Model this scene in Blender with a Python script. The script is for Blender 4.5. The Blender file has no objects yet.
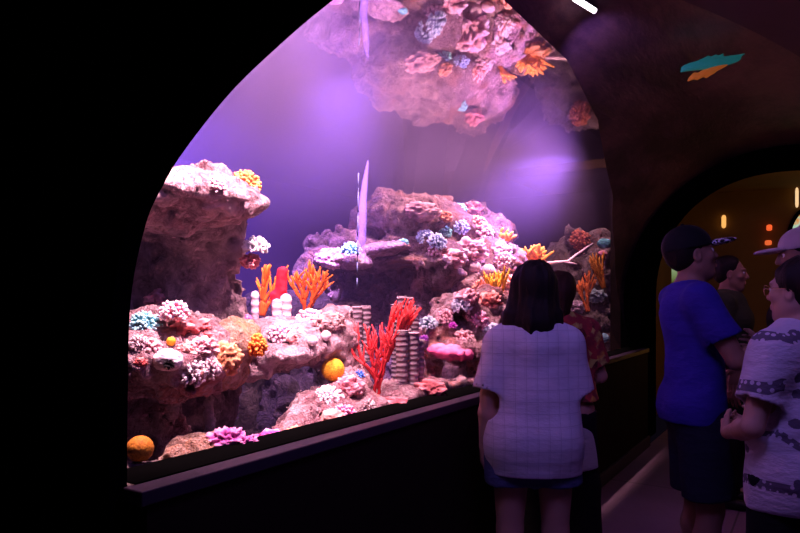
import bpy, bmesh, math, random
import numpy as np
from mathutils import Vector, Matrix, Quaternion
from mathutils.bvhtree import BVHTree

PI = math.pi
scene = bpy.context.scene
COL = scene.collection

# ------------------------------------------------------------------ camera
FOC = 646.0                      # focal length in pixels of the 800 px frame
HZ = 300.0                       # horizon row
CAMZ = 1.42
TH = math.atan2(419, FOC)        # the tunnel runs along +Y, the camera is turned left of it
CT, ST = math.cos(TH), math.sin(TH)
cd = bpy.data.cameras.new('camera')
cam = bpy.data.objects.new('camera', cd)
COL.objects.link(cam)
cam.location = (0, 0, CAMZ)
cam.rotation_euler = (PI / 2, 0, TH)
cd.sensor_width = 36
cd.lens = 36 * FOC / 800
cd.shift_y = (HZ - 266.5) / 800
cd.clip_start = 0.02
scene.camera = cam

def ray(px, py):
    X, Z = (px - 400) / FOC, (HZ - py) / FOC
    return np.array([X * CT - ST, X * ST + CT, Z])

def at(px, py, d):               # world point seen at a pixel, d metres ahead of the camera
    return np.array([0, 0, CAMZ]) + ray(px, py) * d

def fl(X, Y):                    # camera-relative ground position (X right, Y ahead)
    return (X * CT - Y * ST, X * ST + Y * CT, 0)

# ------------------------------------------------------------------ noise
def _hash(ix, iy, iz, seed):
    h = (ix.astype(np.int64) * 374761393 + iy.astype(np.int64) * 668265263 + iz.astype(np.int64) * 2147483647 + seed * 974711) & 0xffffffff
    h = ((h ^ (h >> 13)) * 1274126177) & 0xffffffff
    h = ((h ^ (h >> 16)) * 2246822519) & 0xffffffff
    return ((h ^ (h >> 15)) & 0xffff).astype(np.float32) / 32767.5 - 1.0

def vnoise(x, y, z, seed=0):
    fx, fy, fz = np.floor(x), np.floor(y), np.floor(z)
    ix, iy, iz = fx.astype(np.int64), fy.astype(np.int64), fz.astype(np.int64)
    u, v, w = x - fx, y - fy, z - fz
    u, v, w = u*u*(3-2*u), v*v*(3-2*v), w*w*(3-2*w)
    r = 0
    for a in (0, 1):
        for b in (0, 1):
            for c in (0, 1):
                r = r + _hash(ix + a, iy + b, iz + c, seed) * (u if a else 1-u) * (v if b else 1-v) * (w if c else 1-w)
    return r

def fbm(x, y, z, seed=0, octaves=3):
    r, a, f = 0, 1.0, 1.0
    for o in range(octaves):
        r = r + a * vnoise(x*f + 3.1*o, y*f + 1.7*o, z*f + 5.3*o, seed + o)
        a *= .5; f *= 2.03
    return r

# ------------------------------------------------------------------ meshes
def make_mesh(name, V, faces, smooth=True):
    """V (n,3); faces: array (m,4)/(m,3) or list of index lists"""
    V = np.asarray(V, dtype=np.float32)
    me = bpy.data.meshes.new(name)
    if isinstance(faces, np.ndarray):
        m, k = faces.shape
        me.vertices.add(len(V)); me.vertices.foreach_set('co', V.ravel())
        me.loops.add(m * k); me.loops.foreach_set('vertex_index', faces.astype(np.int32).ravel())
        me.polygons.add(m); me.polygons.foreach_set('loop_start', np.arange(0, m*k, k, dtype=np.int32))
        me.update(calc_edges=True)
    else:
        me.from_pydata(V.tolist(), [], faces)
        me.update()
    if smooth:
        me.polygons.foreach_set('use_smooth', np.ones(len(me.polygons), dtype=bool))
    me.validate()
    return me

def add(name, me, mat, parent=None):
    me.name = name
    o = bpy.data.objects.new(name, me)
    COL.objects.link(o)
    if mat is not None and len(me.materials) == 0:
        me.materials.append(mat)
    if parent is not None:
        o.parent = parent
    return o

def empty(name, loc=(0, 0, 0), rz=0.0):
    o = bpy.data.objects.new(name, None)
    COL.objects.link(o)
    o.location = loc; o.rotation_euler = (0, 0, rz); o.empty_display_size = .1
    return o

def tag(o, label, cat, group=None, kind=None):
    if label: o['label'] = label
    if cat: o['category'] = cat
    if group: o['group'] = group
    if kind: o['kind'] = kind
    return o

def struct(o):
    o['kind'] = 'structure'
    return o

class MB:
    """collects polygons of one mesh"""
    def __init__(s): s.V = []; s.F = []
    def box(s, lo, hi):
        n = len(s.V)
        for z in (lo[2], hi[2]):
            for x, y in ((lo[0], lo[1]), (hi[0], lo[1]), (hi[0], hi[1]), (lo[0], hi[1])): s.V.append((x, y, z))
        s.F += [[n, n+3, n+2, n+1], [n+4, n+5, n+6, n+7]] + [[n+i, n+(i+1) % 4, n+4+(i+1) % 4, n+4+i] for i in range(4)]
        return s
    def tube(s, pts, rad, sides=7, cap=True, flat=None):
        pts = [np.array(p, float) for p in pts]; n = len(pts)
        t0 = pts[1] - pts[0]
        ref = np.array([0, 0, 1.0]) if abs(t0[2]) < .9 * np.linalg.norm(t0) else np.array([1.0, 0, 0])
        base = len(s.V)
        for i in range(n):
            t = pts[min(i+1, n-1)] - pts[max(i-1, 0)]; t = t / (np.linalg.norm(t) + 1e-9)
            a = np.cross(t, ref); a /= (np.linalg.norm(a) + 1e-9); b = np.cross(t, a)
            ref = np.cross(a, t)
            for k in range(sides):
                q = 2 * PI * k / sides
                s.V.append(tuple(pts[i] + rad[i] * (math.cos(q) * a + math.sin(q) * b)))
        for i in range(n-1):
            for k in range(sides):
                k2 = (k+1) % sides
                s.F.append([base+i*sides+k, base+i*sides+k2, base+(i+1)*sides+k2, base+(i+1)*sides+k])
        if cap:
            s.F.append([base+k for k in range(sides)][::-1])
            s.F.append([base+(n-1)*sides+k for k in range(sides)])
        return s
    def lathe(s, prof, loc=(0, 0, 0), sides=24, axis=None):
        base = len(s.V); L = np.array(loc, float)
        q = None if axis is None else Vector((0, 0, 1)).rotation_difference(Vector(axis))
        for r, z in prof:
            for k in range(sides):
                a = 2*PI*k/sides
                p = Vector((r*math.cos(a), r*math.sin(a), z))
                if q: p = q @ p
                s.V.append(tuple(L + np.array(p)))
        for i in range(len(prof)-1):
            for k in range(sides):
                k2 = (k+1) % sides
                s.F.append([base+i*sides+k, base+i*sides+k2, base+(i+1)*sides+k2, base+(i+1)*sides+k])
        s.F.append([base+k for k in range(sides)][::-1]); s.F.append([base+(len(prof)-1)*sides+k for k in range(sides)])
        return s
    def prism(s, poly, axis, a, b):
        """extrude a 2-D polygon along axis ('y': poly is (x,z); 'z': poly is (x,y))"""
        n = len(poly); base = len(s.V)
        for t in (a, b):
            for u, v in poly: s.V.append((u, t, v) if axis == 'y' else (u, v, t))
        s.F += [[base+i, base+(i+1) % n, base+n+(i+1) % n, base+n+i] for i in range(n)]
        s.F += [[base+i for i in range(n)][::-1], [base+n+i for i in range(n)]]
        return s
    def mesh(s, name, smooth=True):
        me = make_mesh(name, s.V, s.F, smooth)
        b = bmesh.new(); b.from_mesh(me); bmesh.ops.recalc_face_normals(b, faces=b.faces); b.to_mesh(me); b.free()
        return me
    def build(s, name, mat, parent=None, smooth=True, bevel=0):
        o = add(name, s.mesh(name, smooth), mat, parent)
        if bevel:
            m = o.modifiers.new('bevel', 'BEVEL'); m.width = bevel; m.segments = 2; m.limit_method = 'ANGLE'
        return o

# ------------------------------------------------------------------ distance fields
class Field:
    def __init__(s, lo, hi, h):
        s.h = h; s.lo = np.array(lo, float)
        s.n = np.ceil((np.array(hi, float) - s.lo) / h).astype(int) + 1
        s.F = np.full(s.n, .3, dtype=np.float32)
    def sub(s, lo, hi):
        a = np.clip(np.floor((np.array(lo) - s.lo) / s.h).astype(int), 0, s.n)
        b = np.clip(np.ceil((np.array(hi) - s.lo) / s.h).astype(int) + 1, 0, s.n)
        if np.any(b <= a): return None
        g = [(s.lo[i] + s.h * np.arange(a[i], b[i])).astype(np.float32) for i in range(3)]
        return tuple(slice(a[i], b[i]) for i in range(3)), g[0][:, None, None], g[1][None, :, None], g[2][None, None, :]
    def _mix(s, sl, d, k, op):
        A = s.F[sl]
        if op == 'sub':
            d = -d
            h = np.maximum(k - np.abs(A - d), 0) / max(k, 1e-6)
            s.F[sl] = np.maximum(A, d) + h*h*k*.25
        else:
            h = np.maximum(k - np.abs(A - d), 0) / max(k, 1e-6)
            s.F[sl] = np.minimum(A, d) - h*h*k*.25
    def cone(s, a, b, ra, rb=None, k=.02, op='add', sc=(1, 1, 1), M=None, clip=None):
        rb = ra if rb is None else rb
        a, b = np.array(a, float), np.array(b, float); sc = np.array(sc, float)
        R = max(ra, rb); m = k + 3*s.h
        mx = 1 / min(1, sc.min())
        r = s.sub(np.minimum(a, b) - R*mx - m, np.maximum(a, b) + R*mx + m)
        if r is None: return s
        sl, x, y, z = r
        c = (a + b) / 2
        dx, dy, dz = (x-c[0])*sc[0], (y-c[1])*sc[1], (z-c[2])*sc[2]
        A = (a-c)*sc; B = (b-c)*sc; ba = B - A; L2 = max(ba @ ba, 1e-9)
        px, py, pz = dx-A[0], dy-A[1], dz-A[2]
        t = np.clip((px*ba[0] + py*ba[1] + pz*ba[2]) / L2, 0, 1)
        d = (np.sqrt((px-t*ba[0])**2 + (py-t*ba[1])**2 + (pz-t*ba[2])**2) - (ra + (rb-ra)*t)) / sc.max()
        if clip is not None:
            p0, n0 = np.array(clip[0], float), np.array(clip[1], float)
            d = np.maximum(d, (x-p0[0])*n0[0] + (y-p0[1])*n0[1] + (z-p0[2])*n0[2])
        s._mix(sl, d, k, op)
        return s
    def ell(s, c, r, k=.02, op='add', rot=None):
        c, r = np.array(c, float), np.array(r, float); R = r.max(); m = k + 3*s.h
        e = r if rot is None else np.array([R, R, R])
        q = s.sub(c - e - m, c + e + m)
        if q is None: return s
        sl, x, y, z = q
        x, y, z = x-c[0], y-c[1], z-c[2]
        if rot is not None:
            T = np.array(rot)  # rows: local axes in world
            x, y, z = (T[0,0]*x+T[0,1]*y+T[0,2]*z, T[1,0]*x+T[1,1]*y+T[1,2]*z, T[2,0]*x+T[2,1]*y+T[2,2]*z)
        k0 = np.sqrt((x/r[0])**2 + (y/r[1])**2 + (z/r[2])**2)
        k1 = np.sqrt((x/r[0]**2)**2 + (y/r[1]**2)**2 + (z/r[2]**2)**2) + 1e-6
        d = k0*(k0-1)/k1
        s._mix(sl, d.astype(np.float32), k, op)
        return s
    def box(s, c, hs, r=.03, k=.02, op='add', rz=0.0):
        c, hs = np.array(c, float), np.array(hs, float); m = k + 3*s.h
        e = hs if rz == 0 else np.array([hs[:2].sum(), hs[:2].sum(), hs[2]])
        q = s.sub(c - e - m, c + e + m)
        if q is None: return s
        sl, x, y, z = q
        x, y, z = x-c[0], y-c[1], z-c[2]
        if rz:
            x, y = x*math.cos(rz)+y*math.sin(rz), -x*math.sin(rz)+y*math.cos(rz)
        qx, qy, qz = np.abs(x)-hs[0]+r, np.abs(y)-hs[1]+r, np.abs(z)-hs[2]+r
        d = np.sqrt(np.maximum(qx,0)**2+np.maximum(qy,0)**2+np.maximum(qz,0)**2) + np.minimum(np.maximum(np.maximum(qx,qy),qz),0) - r
        s._mix(sl, d, k, op)
        return s
    def grid(s):
        g = [(s.lo[i] + s.h*np.arange(s.n[i])).astype(np.float32) for i in range(3)]
        return g[0][:, None, None], g[1][None, :, None], g[2][None, None, :]
    def cut(s, p, n):            # keep the side n points away from
        x, y, z = s.grid(); n = np.array(n, float); n /= np.linalg.norm(n)
        s.F = np.maximum(s.F, ((x-p[0])*n[0] + (y-p[1])*n[1] + (z-p[2])*n[2]).astype(np.float32))
        return s
    def noise(s, amp, freq, seed=0, octaves=3, band=.12):
        m = np.abs(s.F) < band
        i = np.nonzero(m)
        fr = np.array(freq if hasattr(freq, '__len__') else (freq,)*3, float)
        p = [(s.lo[a] + s.h*i[a]) * fr[a] for a in range(3)]
        s.F[i] += (amp * fbm(p[0], p[1], p[2], seed, octaves)).astype(np.float32)
        return s
    def crust(s, amp, freq, seed=0, band=.12):
        """billowed bumps: sharp creases between rounded lumps"""
        i = np.nonzero(np.abs(s.F) < band)
        p = [(s.lo[a] + s.h*i[a]) * freq for a in range(3)]
        n = np.abs(vnoise(p[0], p[1], p[2], seed)) + .5*np.abs(vnoise(p[0]*2.1, p[1]*2.1, p[2]*2.1, seed+1))
        s.F[i] += (amp * (.45 - n) * 1.6).astype(np.float32)
        return s
    def pits(s, depth, freq, seed=0, thr=.35, band=.12):
        i = np.nonzero(np.abs(s.F) < band)
        p = [(s.lo[a] + s.h*i[a]) * freq for a in range(3)]
        n = vnoise(p[0], p[1], p[2], seed)
        s.F[i] += (depth * np.clip((n-thr)/.25, 0, 1)).astype(np.float32)
        return s
    def surf(s):
        F = s.F; F[0]=F[-1]=.3; F[:,0]=F[:,-1]=.3; F[:,:,0]=F[:,:,-1]=.3
        S = F < 0
        n = F.shape
        c = np.zeros((n[0]-1, n[1]-1, n[2]-1), dtype=np.int8)
        for a in (0,1):
            for b in (0,1):
                for d in (0,1):
                    c += S[a:n[0]-1+a, b:n[1]-1+b, d:n[2]-1+d]
        I = np.array(np.nonzero((c > 0) & (c < 8)))
        if I.shape[1] == 0: return np.zeros((0,3)), np.zeros((0,4), int)
        P = np.zeros((I.shape[1], 3)); W = np.zeros(I.shape[1])
        cr = [(a,b,d) for a in (0,1) for b in (0,1) for d in (0,1)]
        val = {q: F[I[0]+q[0], I[1]+q[1], I[2]+q[2]] for q in cr}
        for q in cr:
            for ax in range(3):
                if q[ax]: continue
                q2 = list(q); q2[ax] = 1; q2 = tuple(q2)
                f0, f1 = val[q], val[q2]
                m = (f0 < 0) != (f1 < 0)
                t = f0[m] / (f0[m]-f1[m])
                for j in range(3):
                    P[m, j] += q[j] + (t if j == ax else 0)
                W[m] += 1
        P /= W[:, None]
        V = s.lo + s.h*(I.T + P)
        idx = np.full(c.shape, -1, dtype=np.int64); idx[I[0], I[1], I[2]] = np.arange(I.shape[1])
        Q = []
        for ax in range(3):
            sl0 = [slice(None)]*3; sl1 = [slice(None)]*3
            sl0[ax] = slice(0, -1); sl1[ax] = slice(1, None)
            A, B = S[tuple(sl0)], S[tuple(sl1)]
            E = np.array(np.nonzero(A != B)); inside = A[E[0],E[1],E[2]]
            u, v = (ax+1) % 3, (ax+2) % 3
            def cell(du, dv):
                C = E.copy(); C[u] += du; C[v] += dv
                return idx[C[0], C[1], C[2]]
            ok = (E[u] > 0) & (E[v] > 0) & (E[u] < n[u]-1) & (E[v] < n[v]-1)
            E = E[:, ok]; inside = inside[ok]
            q = np.stack([cell(-1,-1), cell(0,-1), cell(0,0), cell(-1,0)], 1)
            q[~inside] = q[~inside][:, ::-1]
            Q.append(q)
        return V, np.concatenate(Q)
    def mesh(s, name):
        V, Q = s.surf()
        return make_mesh(name, V, Q)
    def build(s, name, mat, parent=None, smooth=0, origin=None):
        V, Q = s.surf()
        for _ in range(smooth):
            V = relax(V, Q)
        if origin is not None: V = V - np.array(origin)
        o = add(name, make_mesh(name, V, Q), mat, parent)
        if origin is not None and parent is None: o.location = origin
        return o

def biggest(V, Q, least=400):
    """drop crumbs: keep connected pieces of at least so many vertices"""
    lab = np.arange(len(V))
    while True:
        m = lab[Q].min(1); new = lab.copy()
        for i in range(4): np.minimum.at(new, Q[:, i], m)
        new = new[new]
        if np.array_equal(new, lab): break
        lab = new
    cnt = np.bincount(lab, minlength=len(V)); keep = cnt[lab] >= least
    ix = np.cumsum(keep) - 1
    return V[keep], ix[Q[keep[Q[:, 0]]]]

def relax(V, Q, f=.5):
    A = np.zeros_like(V); W = np.zeros(len(V))
    for i in range(4):
        j = (i+1) % 4
        for a, b in ((i, j), (j, i)):
            np.add.at(A, Q[:, a], V[Q[:, b]]); np.add.at(W, Q[:, a], 1)
    return V + f*(A/np.maximum(W, 1)[:, None] - V)
# ------------------------------------------------------------------ materials
class N:
    """tiny node-tree builder"""
    def __init__(s, name):
        s.m = bpy.data.materials.new(name); s.m.use_nodes = True
        s.t = s.m.node_tree; s.t.nodes.clear()
        s.out = s.t.nodes.new('ShaderNodeOutputMaterial')
    def n(s, kind): return s.t.nodes.new('ShaderNode' + kind)
    def set(s, d, k, v):
        i = d.inputs[k]
        if isinstance(v, bpy.types.NodeSocket): s.t.links.new(v, i)
        else:
            if i.type == 'RGBA' and len(v) == 3: v = (*v, 1)
            i.default_value = v
    def link(s, a, b): s.t.links.new(a, b)
    def coord(s, which='Object', scale=1.0):
        c = s.n('TexCoord').outputs[which]
        if scale == 1.0: return c
        mp = s.n('Mapping'); s.link(c, mp.inputs['Vector'])
        mp.inputs['Scale'].default_value = (scale,)*3 if not hasattr(scale, '__len__') else scale
        return mp.outputs[0]
    def noise(s, vec, scale=5, detail=4, rough=.6):
        d = s.n('TexNoise'); s.link(vec, d.inputs['Vector'])
        d.inputs['Scale'].default_value = scale; d.inputs['Detail'].default_value = detail; d.inputs['Roughness'].default_value = rough
        return d.outputs['Fac']
    def voro(s, vec, scale=10, feature='F1', out='Distance', rnd=1.0):
        d = s.n('TexVoronoi'); d.feature = feature; s.link(vec, d.inputs['Vector'])
        d.inputs['Scale'].default_value = scale; d.inputs['Randomness'].default_value = rnd
        return d.outputs[out]
    def ramp(s, fac, stops, mode='LINEAR'):
        d = s.n('ValToRGB'); s.link(fac, d.inputs[0]); r = d.color_ramp; r.interpolation = mode
        while len(r.elements) < len(stops): r.elements.new(.5)
        for e, (p, c) in zip(r.elements, stops):
            e.position = p; e.color = (*c, 1) if hasattr(c, '__len__') else (c, c, c, 1)
        return d.outputs[0]
    def mix(s, fac, a, b, blend='MIX'):
        d = s.n('Mix'); d.data_type = 'RGBA'; d.blend_type = blend
        for i, v in ((0, fac), (6, a), (7, b)):
            if isinstance(v, bpy.types.NodeSocket): s.link(v, d.inputs[i])
            else: d.inputs[i].default_value = v if i == 0 else ((*v, 1) if len(v) == 3 else v)
        return d.outputs[2]
    def math(s, op, a, b=0.0, c=0.0):
        d = s.n('Math'); d.operation = op
        for i, v in enumerate((a, b, c)):
            if isinstance(v, bpy.types.NodeSocket): s.link(v, d.inputs[i])
            else: d.inputs[i].default_value = v
        return d.outputs[0]
    def sep(s, vec):
        d = s.n('SeparateXYZ'); s.link(vec, d.inputs[0]); return d.outputs
    def bump(s, h, strength=.3, dist=.01):
        d = s.n('Bump'); s.link(h, d.inputs['Height']); d.inputs['Strength'].default_value = strength; d.inputs['Distance'].default_value = dist
        return d.outputs[0]
    def pbsdf(s, col, rough=.7, normal=None, spec=.3, metal=0, emit=None, estr=0):
        d = s.n('BsdfPrincipled')
        for k, v in (('Base Color', col), ('Roughness', rough), ('Specular IOR Level', spec), ('Metallic', metal)):
            s.set(d, k, v)
        if normal is not None: s.link(normal, d.inputs['Normal'])
        if emit is not None:
            s.set(d, 'Emission Color', emit); d.inputs['Emission Strength'].default_value = estr
        return d
    def done(s, d):
        s.link(d.outputs[0], s.out.inputs['Surface']); return s.m

_cache = {}
def plain(name, col, rough=.7, var=.12, scale=30, bump=.15, spec=.3, metal=0):
    key = (name, tuple(col))
    if key in _cache: return _cache[key]
    b = N(name); v = b.coord('Object')
    f = b.noise(v, scale, 4)
    c = b.mix(f, [x*(1-var) for x in col], [min(1, x*(1+var)) for x in col])
    _cache[key] = b.done(b.pbsdf(c, rough, b.bump(f, bump, .004), spec, metal))
    return _cache[key]

def glowing(name, col, strength):
    b = N(name); v = b.coord('Object'); f = b.noise(v, 12, 2)
    c = b.mix(f, [x*.85 for x in col], col)
    return b.done(b.pbsdf(c, .4, emit=c, estr=strength))

def rock_mat(name, dark, mid, pale, patch=None, amount=.55, scale=6.0, pits=True):
    b = N(name); v0 = b.coord('Object')
    w = b.n('TexNoise'); b.link(v0, w.inputs['Vector']); w.inputs['Scale'].default_value = scale*1.5; w.inputs['Detail'].default_value = 4
    va = b.n('VectorMath'); va.operation = 'MULTIPLY_ADD'; b.link(w.outputs['Color'], va.inputs[0]); va.inputs[1].default_value = (.22,)*3; b.link(v0, va.inputs[2])
    v = va.outputs[0]
    n1 = b.noise(v, scale*.8, 6, .68); n2 = b.noise(v, scale*4.3, 5, .75); n3 = b.noise(v, scale*.42, 4, .6)
    c = b.ramp(n1, [(.32, dark), (.46, mid), (.60, pale), (.74, [min(1, x*1.18) for x in pale])])
    sp = b.ramp(n2, [(.47, 0), (.60, 1)])
    c = b.mix(b.math('MULTIPLY', sp, .55), c, [min(1, x*1.1) for x in pale])
    if patch is not None:
        pm = b.ramp(n3, [(amount-.06, 0), (amount+.03, 1)])
        c = b.mix(b.math('MULTIPLY', pm, .8), c, patch)
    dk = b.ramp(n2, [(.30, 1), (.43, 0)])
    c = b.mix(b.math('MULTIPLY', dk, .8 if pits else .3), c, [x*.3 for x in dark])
    # shade put into the colour: hollows darkened, ridges lightened
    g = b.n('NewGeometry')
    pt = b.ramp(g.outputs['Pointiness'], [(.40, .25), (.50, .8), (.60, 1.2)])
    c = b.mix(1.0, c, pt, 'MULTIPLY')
    vo = b.voro(v, scale*3.2)
    h = b.math('ADD', b.math('MULTIPLY', n2, 1.0), b.math('MULTIPLY', vo, .6))
    return b.done(b.pbsdf(c, .92, b.bump(h, 1.0, .045), .15))

def coral_mat(name, base, tip, scale=60, rough=.75):
    """darker between the knobs, paler on the tips, by pointiness"""
    key = ('coral', name, tuple(base), tuple(tip))
    if key in _cache: return _cache[key]
    b = N(name); v = b.coord('Object')
    f = b.noise(v, scale, 3)
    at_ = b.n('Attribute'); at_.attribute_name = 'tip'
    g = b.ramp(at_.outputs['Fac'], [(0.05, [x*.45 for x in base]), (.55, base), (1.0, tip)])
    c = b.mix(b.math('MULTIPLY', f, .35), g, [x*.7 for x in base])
    _cache[key] = b.done(b.pbsdf(c, rough, b.bump(f, .4, .004), .25))
    return _cache[key]

def skin_mat(name, col):
    b = N(name); v = b.coord('Object')
    f = b.noise(v, 14, 3); f2 = b.noise(v, 220, 2)
    c = b.mix(f, [x*.86 for x in col], col)
    return b.done(b.pbsdf(c, .55, b.bump(f2, .08, .001), .35))

def hair_mat(name, col):
    b = N(name); v = b.coord('Object', (60, 60, 4))
    f = b.noise(v, 3, 4)
    c = b.mix(f, [x*.4 for x in col], col)
    return b.done(b.pbsdf(c, .55, b.bump(f, .6, .006), .15))

def cloth_mat(name, col, wr=.5, extra=None):
    b = N(name); v = b.coord('Object')
    w = b.noise(b.coord('Object', (3, 3, 7)), 4, 3); th = b.noise(v, 260, 2)
    c = b.mix(w, [x*.86 for x in col], col)
    if extra: c = extra(b, v, c)
    h = b.math('ADD', b.math('MULTIPLY', w, 1.0), b.math('MULTIPLY', th, .06))
    return b.done(b.pbsdf(c, .88, b.bump(h, wr, .02), .15))
# ------------------------------------------------------------------ setting
Y0, Y1, Y2 = 1.0, 6.6, 7.3          # near partition, far portal front and back
VC, VR = (-.25, 1.40), 1.38         # vault centre (x, z) and radius
SILL = .955
WZ = 2.73                           # water level
BX = -5.0                           # back of the tank

black = plain('black paint', (.002, .002, .002), .9, .3, 20, .05, 0)
b = N('dark brown wall'); v = b.coord('Object'); f = b.noise(v, 3, 5)
wall_brown = b.done(b.pbsdf(b.mix(f, (.006, .003, .003), (.020, .011, .008)), .8, b.bump(f, .3, .02), .1))

# floor: trowelled concrete with faint joints
b = N('purple grey concrete'); v = b.coord('Object')
f = b.noise(v, 2.2, 6); f2 = b.noise(v, 40, 3)
c = b.mix(f, (.17, .10, .15), (.33, .20, .29)); c = b.mix(b.math('MULTIPLY', f2, .3), c, (.12, .10, .11))
xyz = b.sep(v)
jx = b.math('LESS_THAN', b.math('PINGPONG', b.math('ADD', xyz[0], .45), .75), .006)
jy = b.math('LESS_THAN', b.math('PINGPONG', b.math('ADD', xyz[1], .2), .9), .006)
c = b.mix(b.math('MAXIMUM', jx, jy), c, (.08, .06, .07))
floor_m = b.done(b.pbsdf(c, .55, b.bump(f2, .1, .004), .3))
struct(MB().box((-1.40, -4, -.1), (3.2, 13.5, 0)).build('floor', floor_m, smooth=False))

# low wall under the tank window
struct(MB().box((-1.58, Y0+.004, 0), (-1.40, Y1-.001, .912)).build('wall_left', wall_brown, smooth=False))
base_m = plain('dark plum baseboard', (.05, .035, .05), .5, .2, 14, .1)
struct(MB().box((-1.40, Y0+.004, 0), (-1.375, Y1, .10)).build('baseboard_left', base_m, smooth=False, bevel=.006))
strip_m = plain('plum painted sill trim', (.032, .019, .037), .5, .25, 6, .1)
struct(MB().box((-1.46, .978, .913), (-1.385, Y1, .952)).build('trim_1', strip_m, smooth=False, bevel=.004))
struct(MB().box((-1.60, Y0+.004, .9525), (-1.45, Y1, .957)).build('trim_2', plain('matt black gasket', (.002, .002, .002), .95, .1, 10, 0, 0), smooth=False, bevel=.003))

# acrylic vault: two panes meeting at a seam
def vault_pts(a0, a1, n, r=VR):
    return [(VC[0] - r*math.cos(a), VC[1] + r*math.sin(a)) for a in np.linspace(a0, a1, n)]
A_LO = math.asin((SILL + .012 - VC[1]) / VR); A_HI = math.radians(57)
b = N('acrylic'); 
fr = b.n('LayerWeight'); fr.inputs['Blend'].default_value = .18
tr = b.n('BsdfTransparent'); tr.inputs[0].default_value = (.985, .965, .99, 1)
gl = b.n('BsdfGlossy'); gl.inputs['Roughness'].default_value = .02; gl.inputs['Color'].default_value = (1, 1, 1, 1)
mx = b.n('MixShader'); b.link(b.math('MULTIPLY', fr.outputs['Fresnel'], .16), mx.inputs[0]); b.link(tr.outputs[0], mx.inputs[1]); b.link(gl.outputs[0], mx.inputs[2])
acrylic = b.done(mx)
def vault(a0, a1, y0, y1, n, r=VR, ny=2):
    """patch of the vault; a0/a1 are angles or functions of y"""
    m = MB()
    g = lambda a, y: a(y) if callable(a) else a
    for i in range(n):
        for y in np.linspace(y0, y1, ny):
            q = g(a0, y) + (g(a1, y)-g(a0, y))*i/(n-1)
            m.V.append((VC[0] - r*math.cos(q), y, VC[1] + r*math.sin(q)))
    for i in range(n-1):
        for j in range(ny-1):
            m.F.append([i*ny+j, (i+1)*ny+j, (i+1)*ny+j+1, i*ny+j+1])
    return m
A_EDGE = lambda y: math.radians(float(np.interp(y, (3.0, 3.85, 5.15, 6.0, 6.45, 6.6), (57, 52, 37, 19, 0, -12))))
SEAM = 4.35
for k, (a, c_) in enumerate(((Y0+.005, SEAM), (SEAM, Y1))):
    struct(vault(A_LO, A_EDGE, a, c_, 40, VR, 30).build('window_%d' % (k+1), acrylic))

# dark upper vault: marbled purple brown sheen
b = N('dark marbled vault'); v = b.coord('Object', (1.0, .45, 1.3))
f = b.noise(v, 1.6, 6, .65); f2 = b.noise(b.coord('Object', (2.4, .6, 2.4)), 2.6, 5, .7)
c = b.ramp(f, [(.34, (.016, .007, .016)), (.48, (.075, .032, .058)), (.62, (.22, .11, .12)), (.8, (.20, .14, .10))])
c = b.mix(b.ramp(f2, [(.50, 0), (.72, .5)]), c, (.05, .022, .06))
vault_m = b.done(b.pbsdf(c, .34, b.bump(f2, .25, .05), .4))
struct(vault(A_EDGE, PI, Y0+.005, Y1, 64, VR, 60).build('ceiling', vault_m))
wr = VC[0] + VR
struct(MB().box((wr, Y0+.005, 0), (wr+.1, Y1, VC[1])).build('wall_right', wall_brown, smooth=False))

# near partition with its arched opening, and the far portal ring
def arch(cx, rx, rz, zs, n=40, e=2.0):
    P = [(cx - rx, 0)]
    for a in np.linspace(0, PI, n):
        P.append((cx - rx*abs(math.cos(a))**(2/e)*np.sign(math.cos(a)), zs + rz*abs(math.sin(a))**(2/e)))
    return P + [(cx + rx, 0)]
def arch_wall(outer, inner, y0, y1, name, mat):
    """wall between two open-bottom outlines sampled alike"""
    m = MB(); n = len(inner)
    for y in (y0, y1):
        m.V += [(x, y, z) for x, z in outer] + [(x, y, z) for x, z in inner]
    for i in range(n-1):
        m.F += [[i, i+1, n+i+1, n+i], [2*n+i, 3*n+i, 3*n+i+1, 2*n+i+1], [n+i, n+i+1, 3*n+i+1, 3*n+i], [i, 2*n+i, 2*n+i+1, i+1]]
    return m.build(name, mat, smooth=False)
near = [(-1.475, 0), (-1.475, .97), (-1.473, 1.15), (-1.46, 1.42), (-1.40, 1.605), (-1.33, 1.70), (-1.25, 1.775), (-1.10, 1.88), (-.95, 1.955), (-.81, 2.012), (-.6, 2.08), (-.35, 2.12),
        (-.1, 2.12), (.2, 2.07), (.5, 1.97), (.8, 1.8), (1.05, 1.55), (1.15, 1.2), (1.15, 0)]
def smooth_open(P, n=8):
    Q = [V3_(*p) for p in P]; o = [P[0]]
    for i in range(1, len(Q)-2):
        a, b_, c_, d_ = Q[i-1] if i > 1 else Q[i], Q[i], Q[i+1], Q[i+2] if i < len(Q)-3 else Q[i+1]
        for t in np.linspace(0, 1, n, endpoint=False):
            o.append(tuple(.5*((2*b_) + (c_-a)*t + (2*a-5*b_+4*c_-d_)*t*t + (3*b_-a-3*c_+d_)*t**3)))
    return o + [P[-2], P[-1]]
V3_ = lambda *a: np.array(a, float)
near = smooth_open(near)
def far_out(P, x0, x1, z1):
    o = []
    for i, (x, z) in enumerate(P):
        t = i/(len(P)-1)
        if t < .25: o.append((x0, z1*t/.25))
        elif t > .75: o.append((x1, z1*(1-t)/.25))
        else: o.append((x0 + (x1-x0)*(t-.25)/.5, z1))
    return o
struct(arch_wall(far_out(near, -5.2, 3.2, 4.6), near, Y0-.05, Y0, 'wall_near', black))
ring_in = arch(-.29, 1.175, 1.25, 1.42, 44, 2.2)
struct(arch_wall(far_out(ring_in, -1.655, 3.2, 4.2), ring_in, Y1, Y2, 'wall_far', black))

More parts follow.
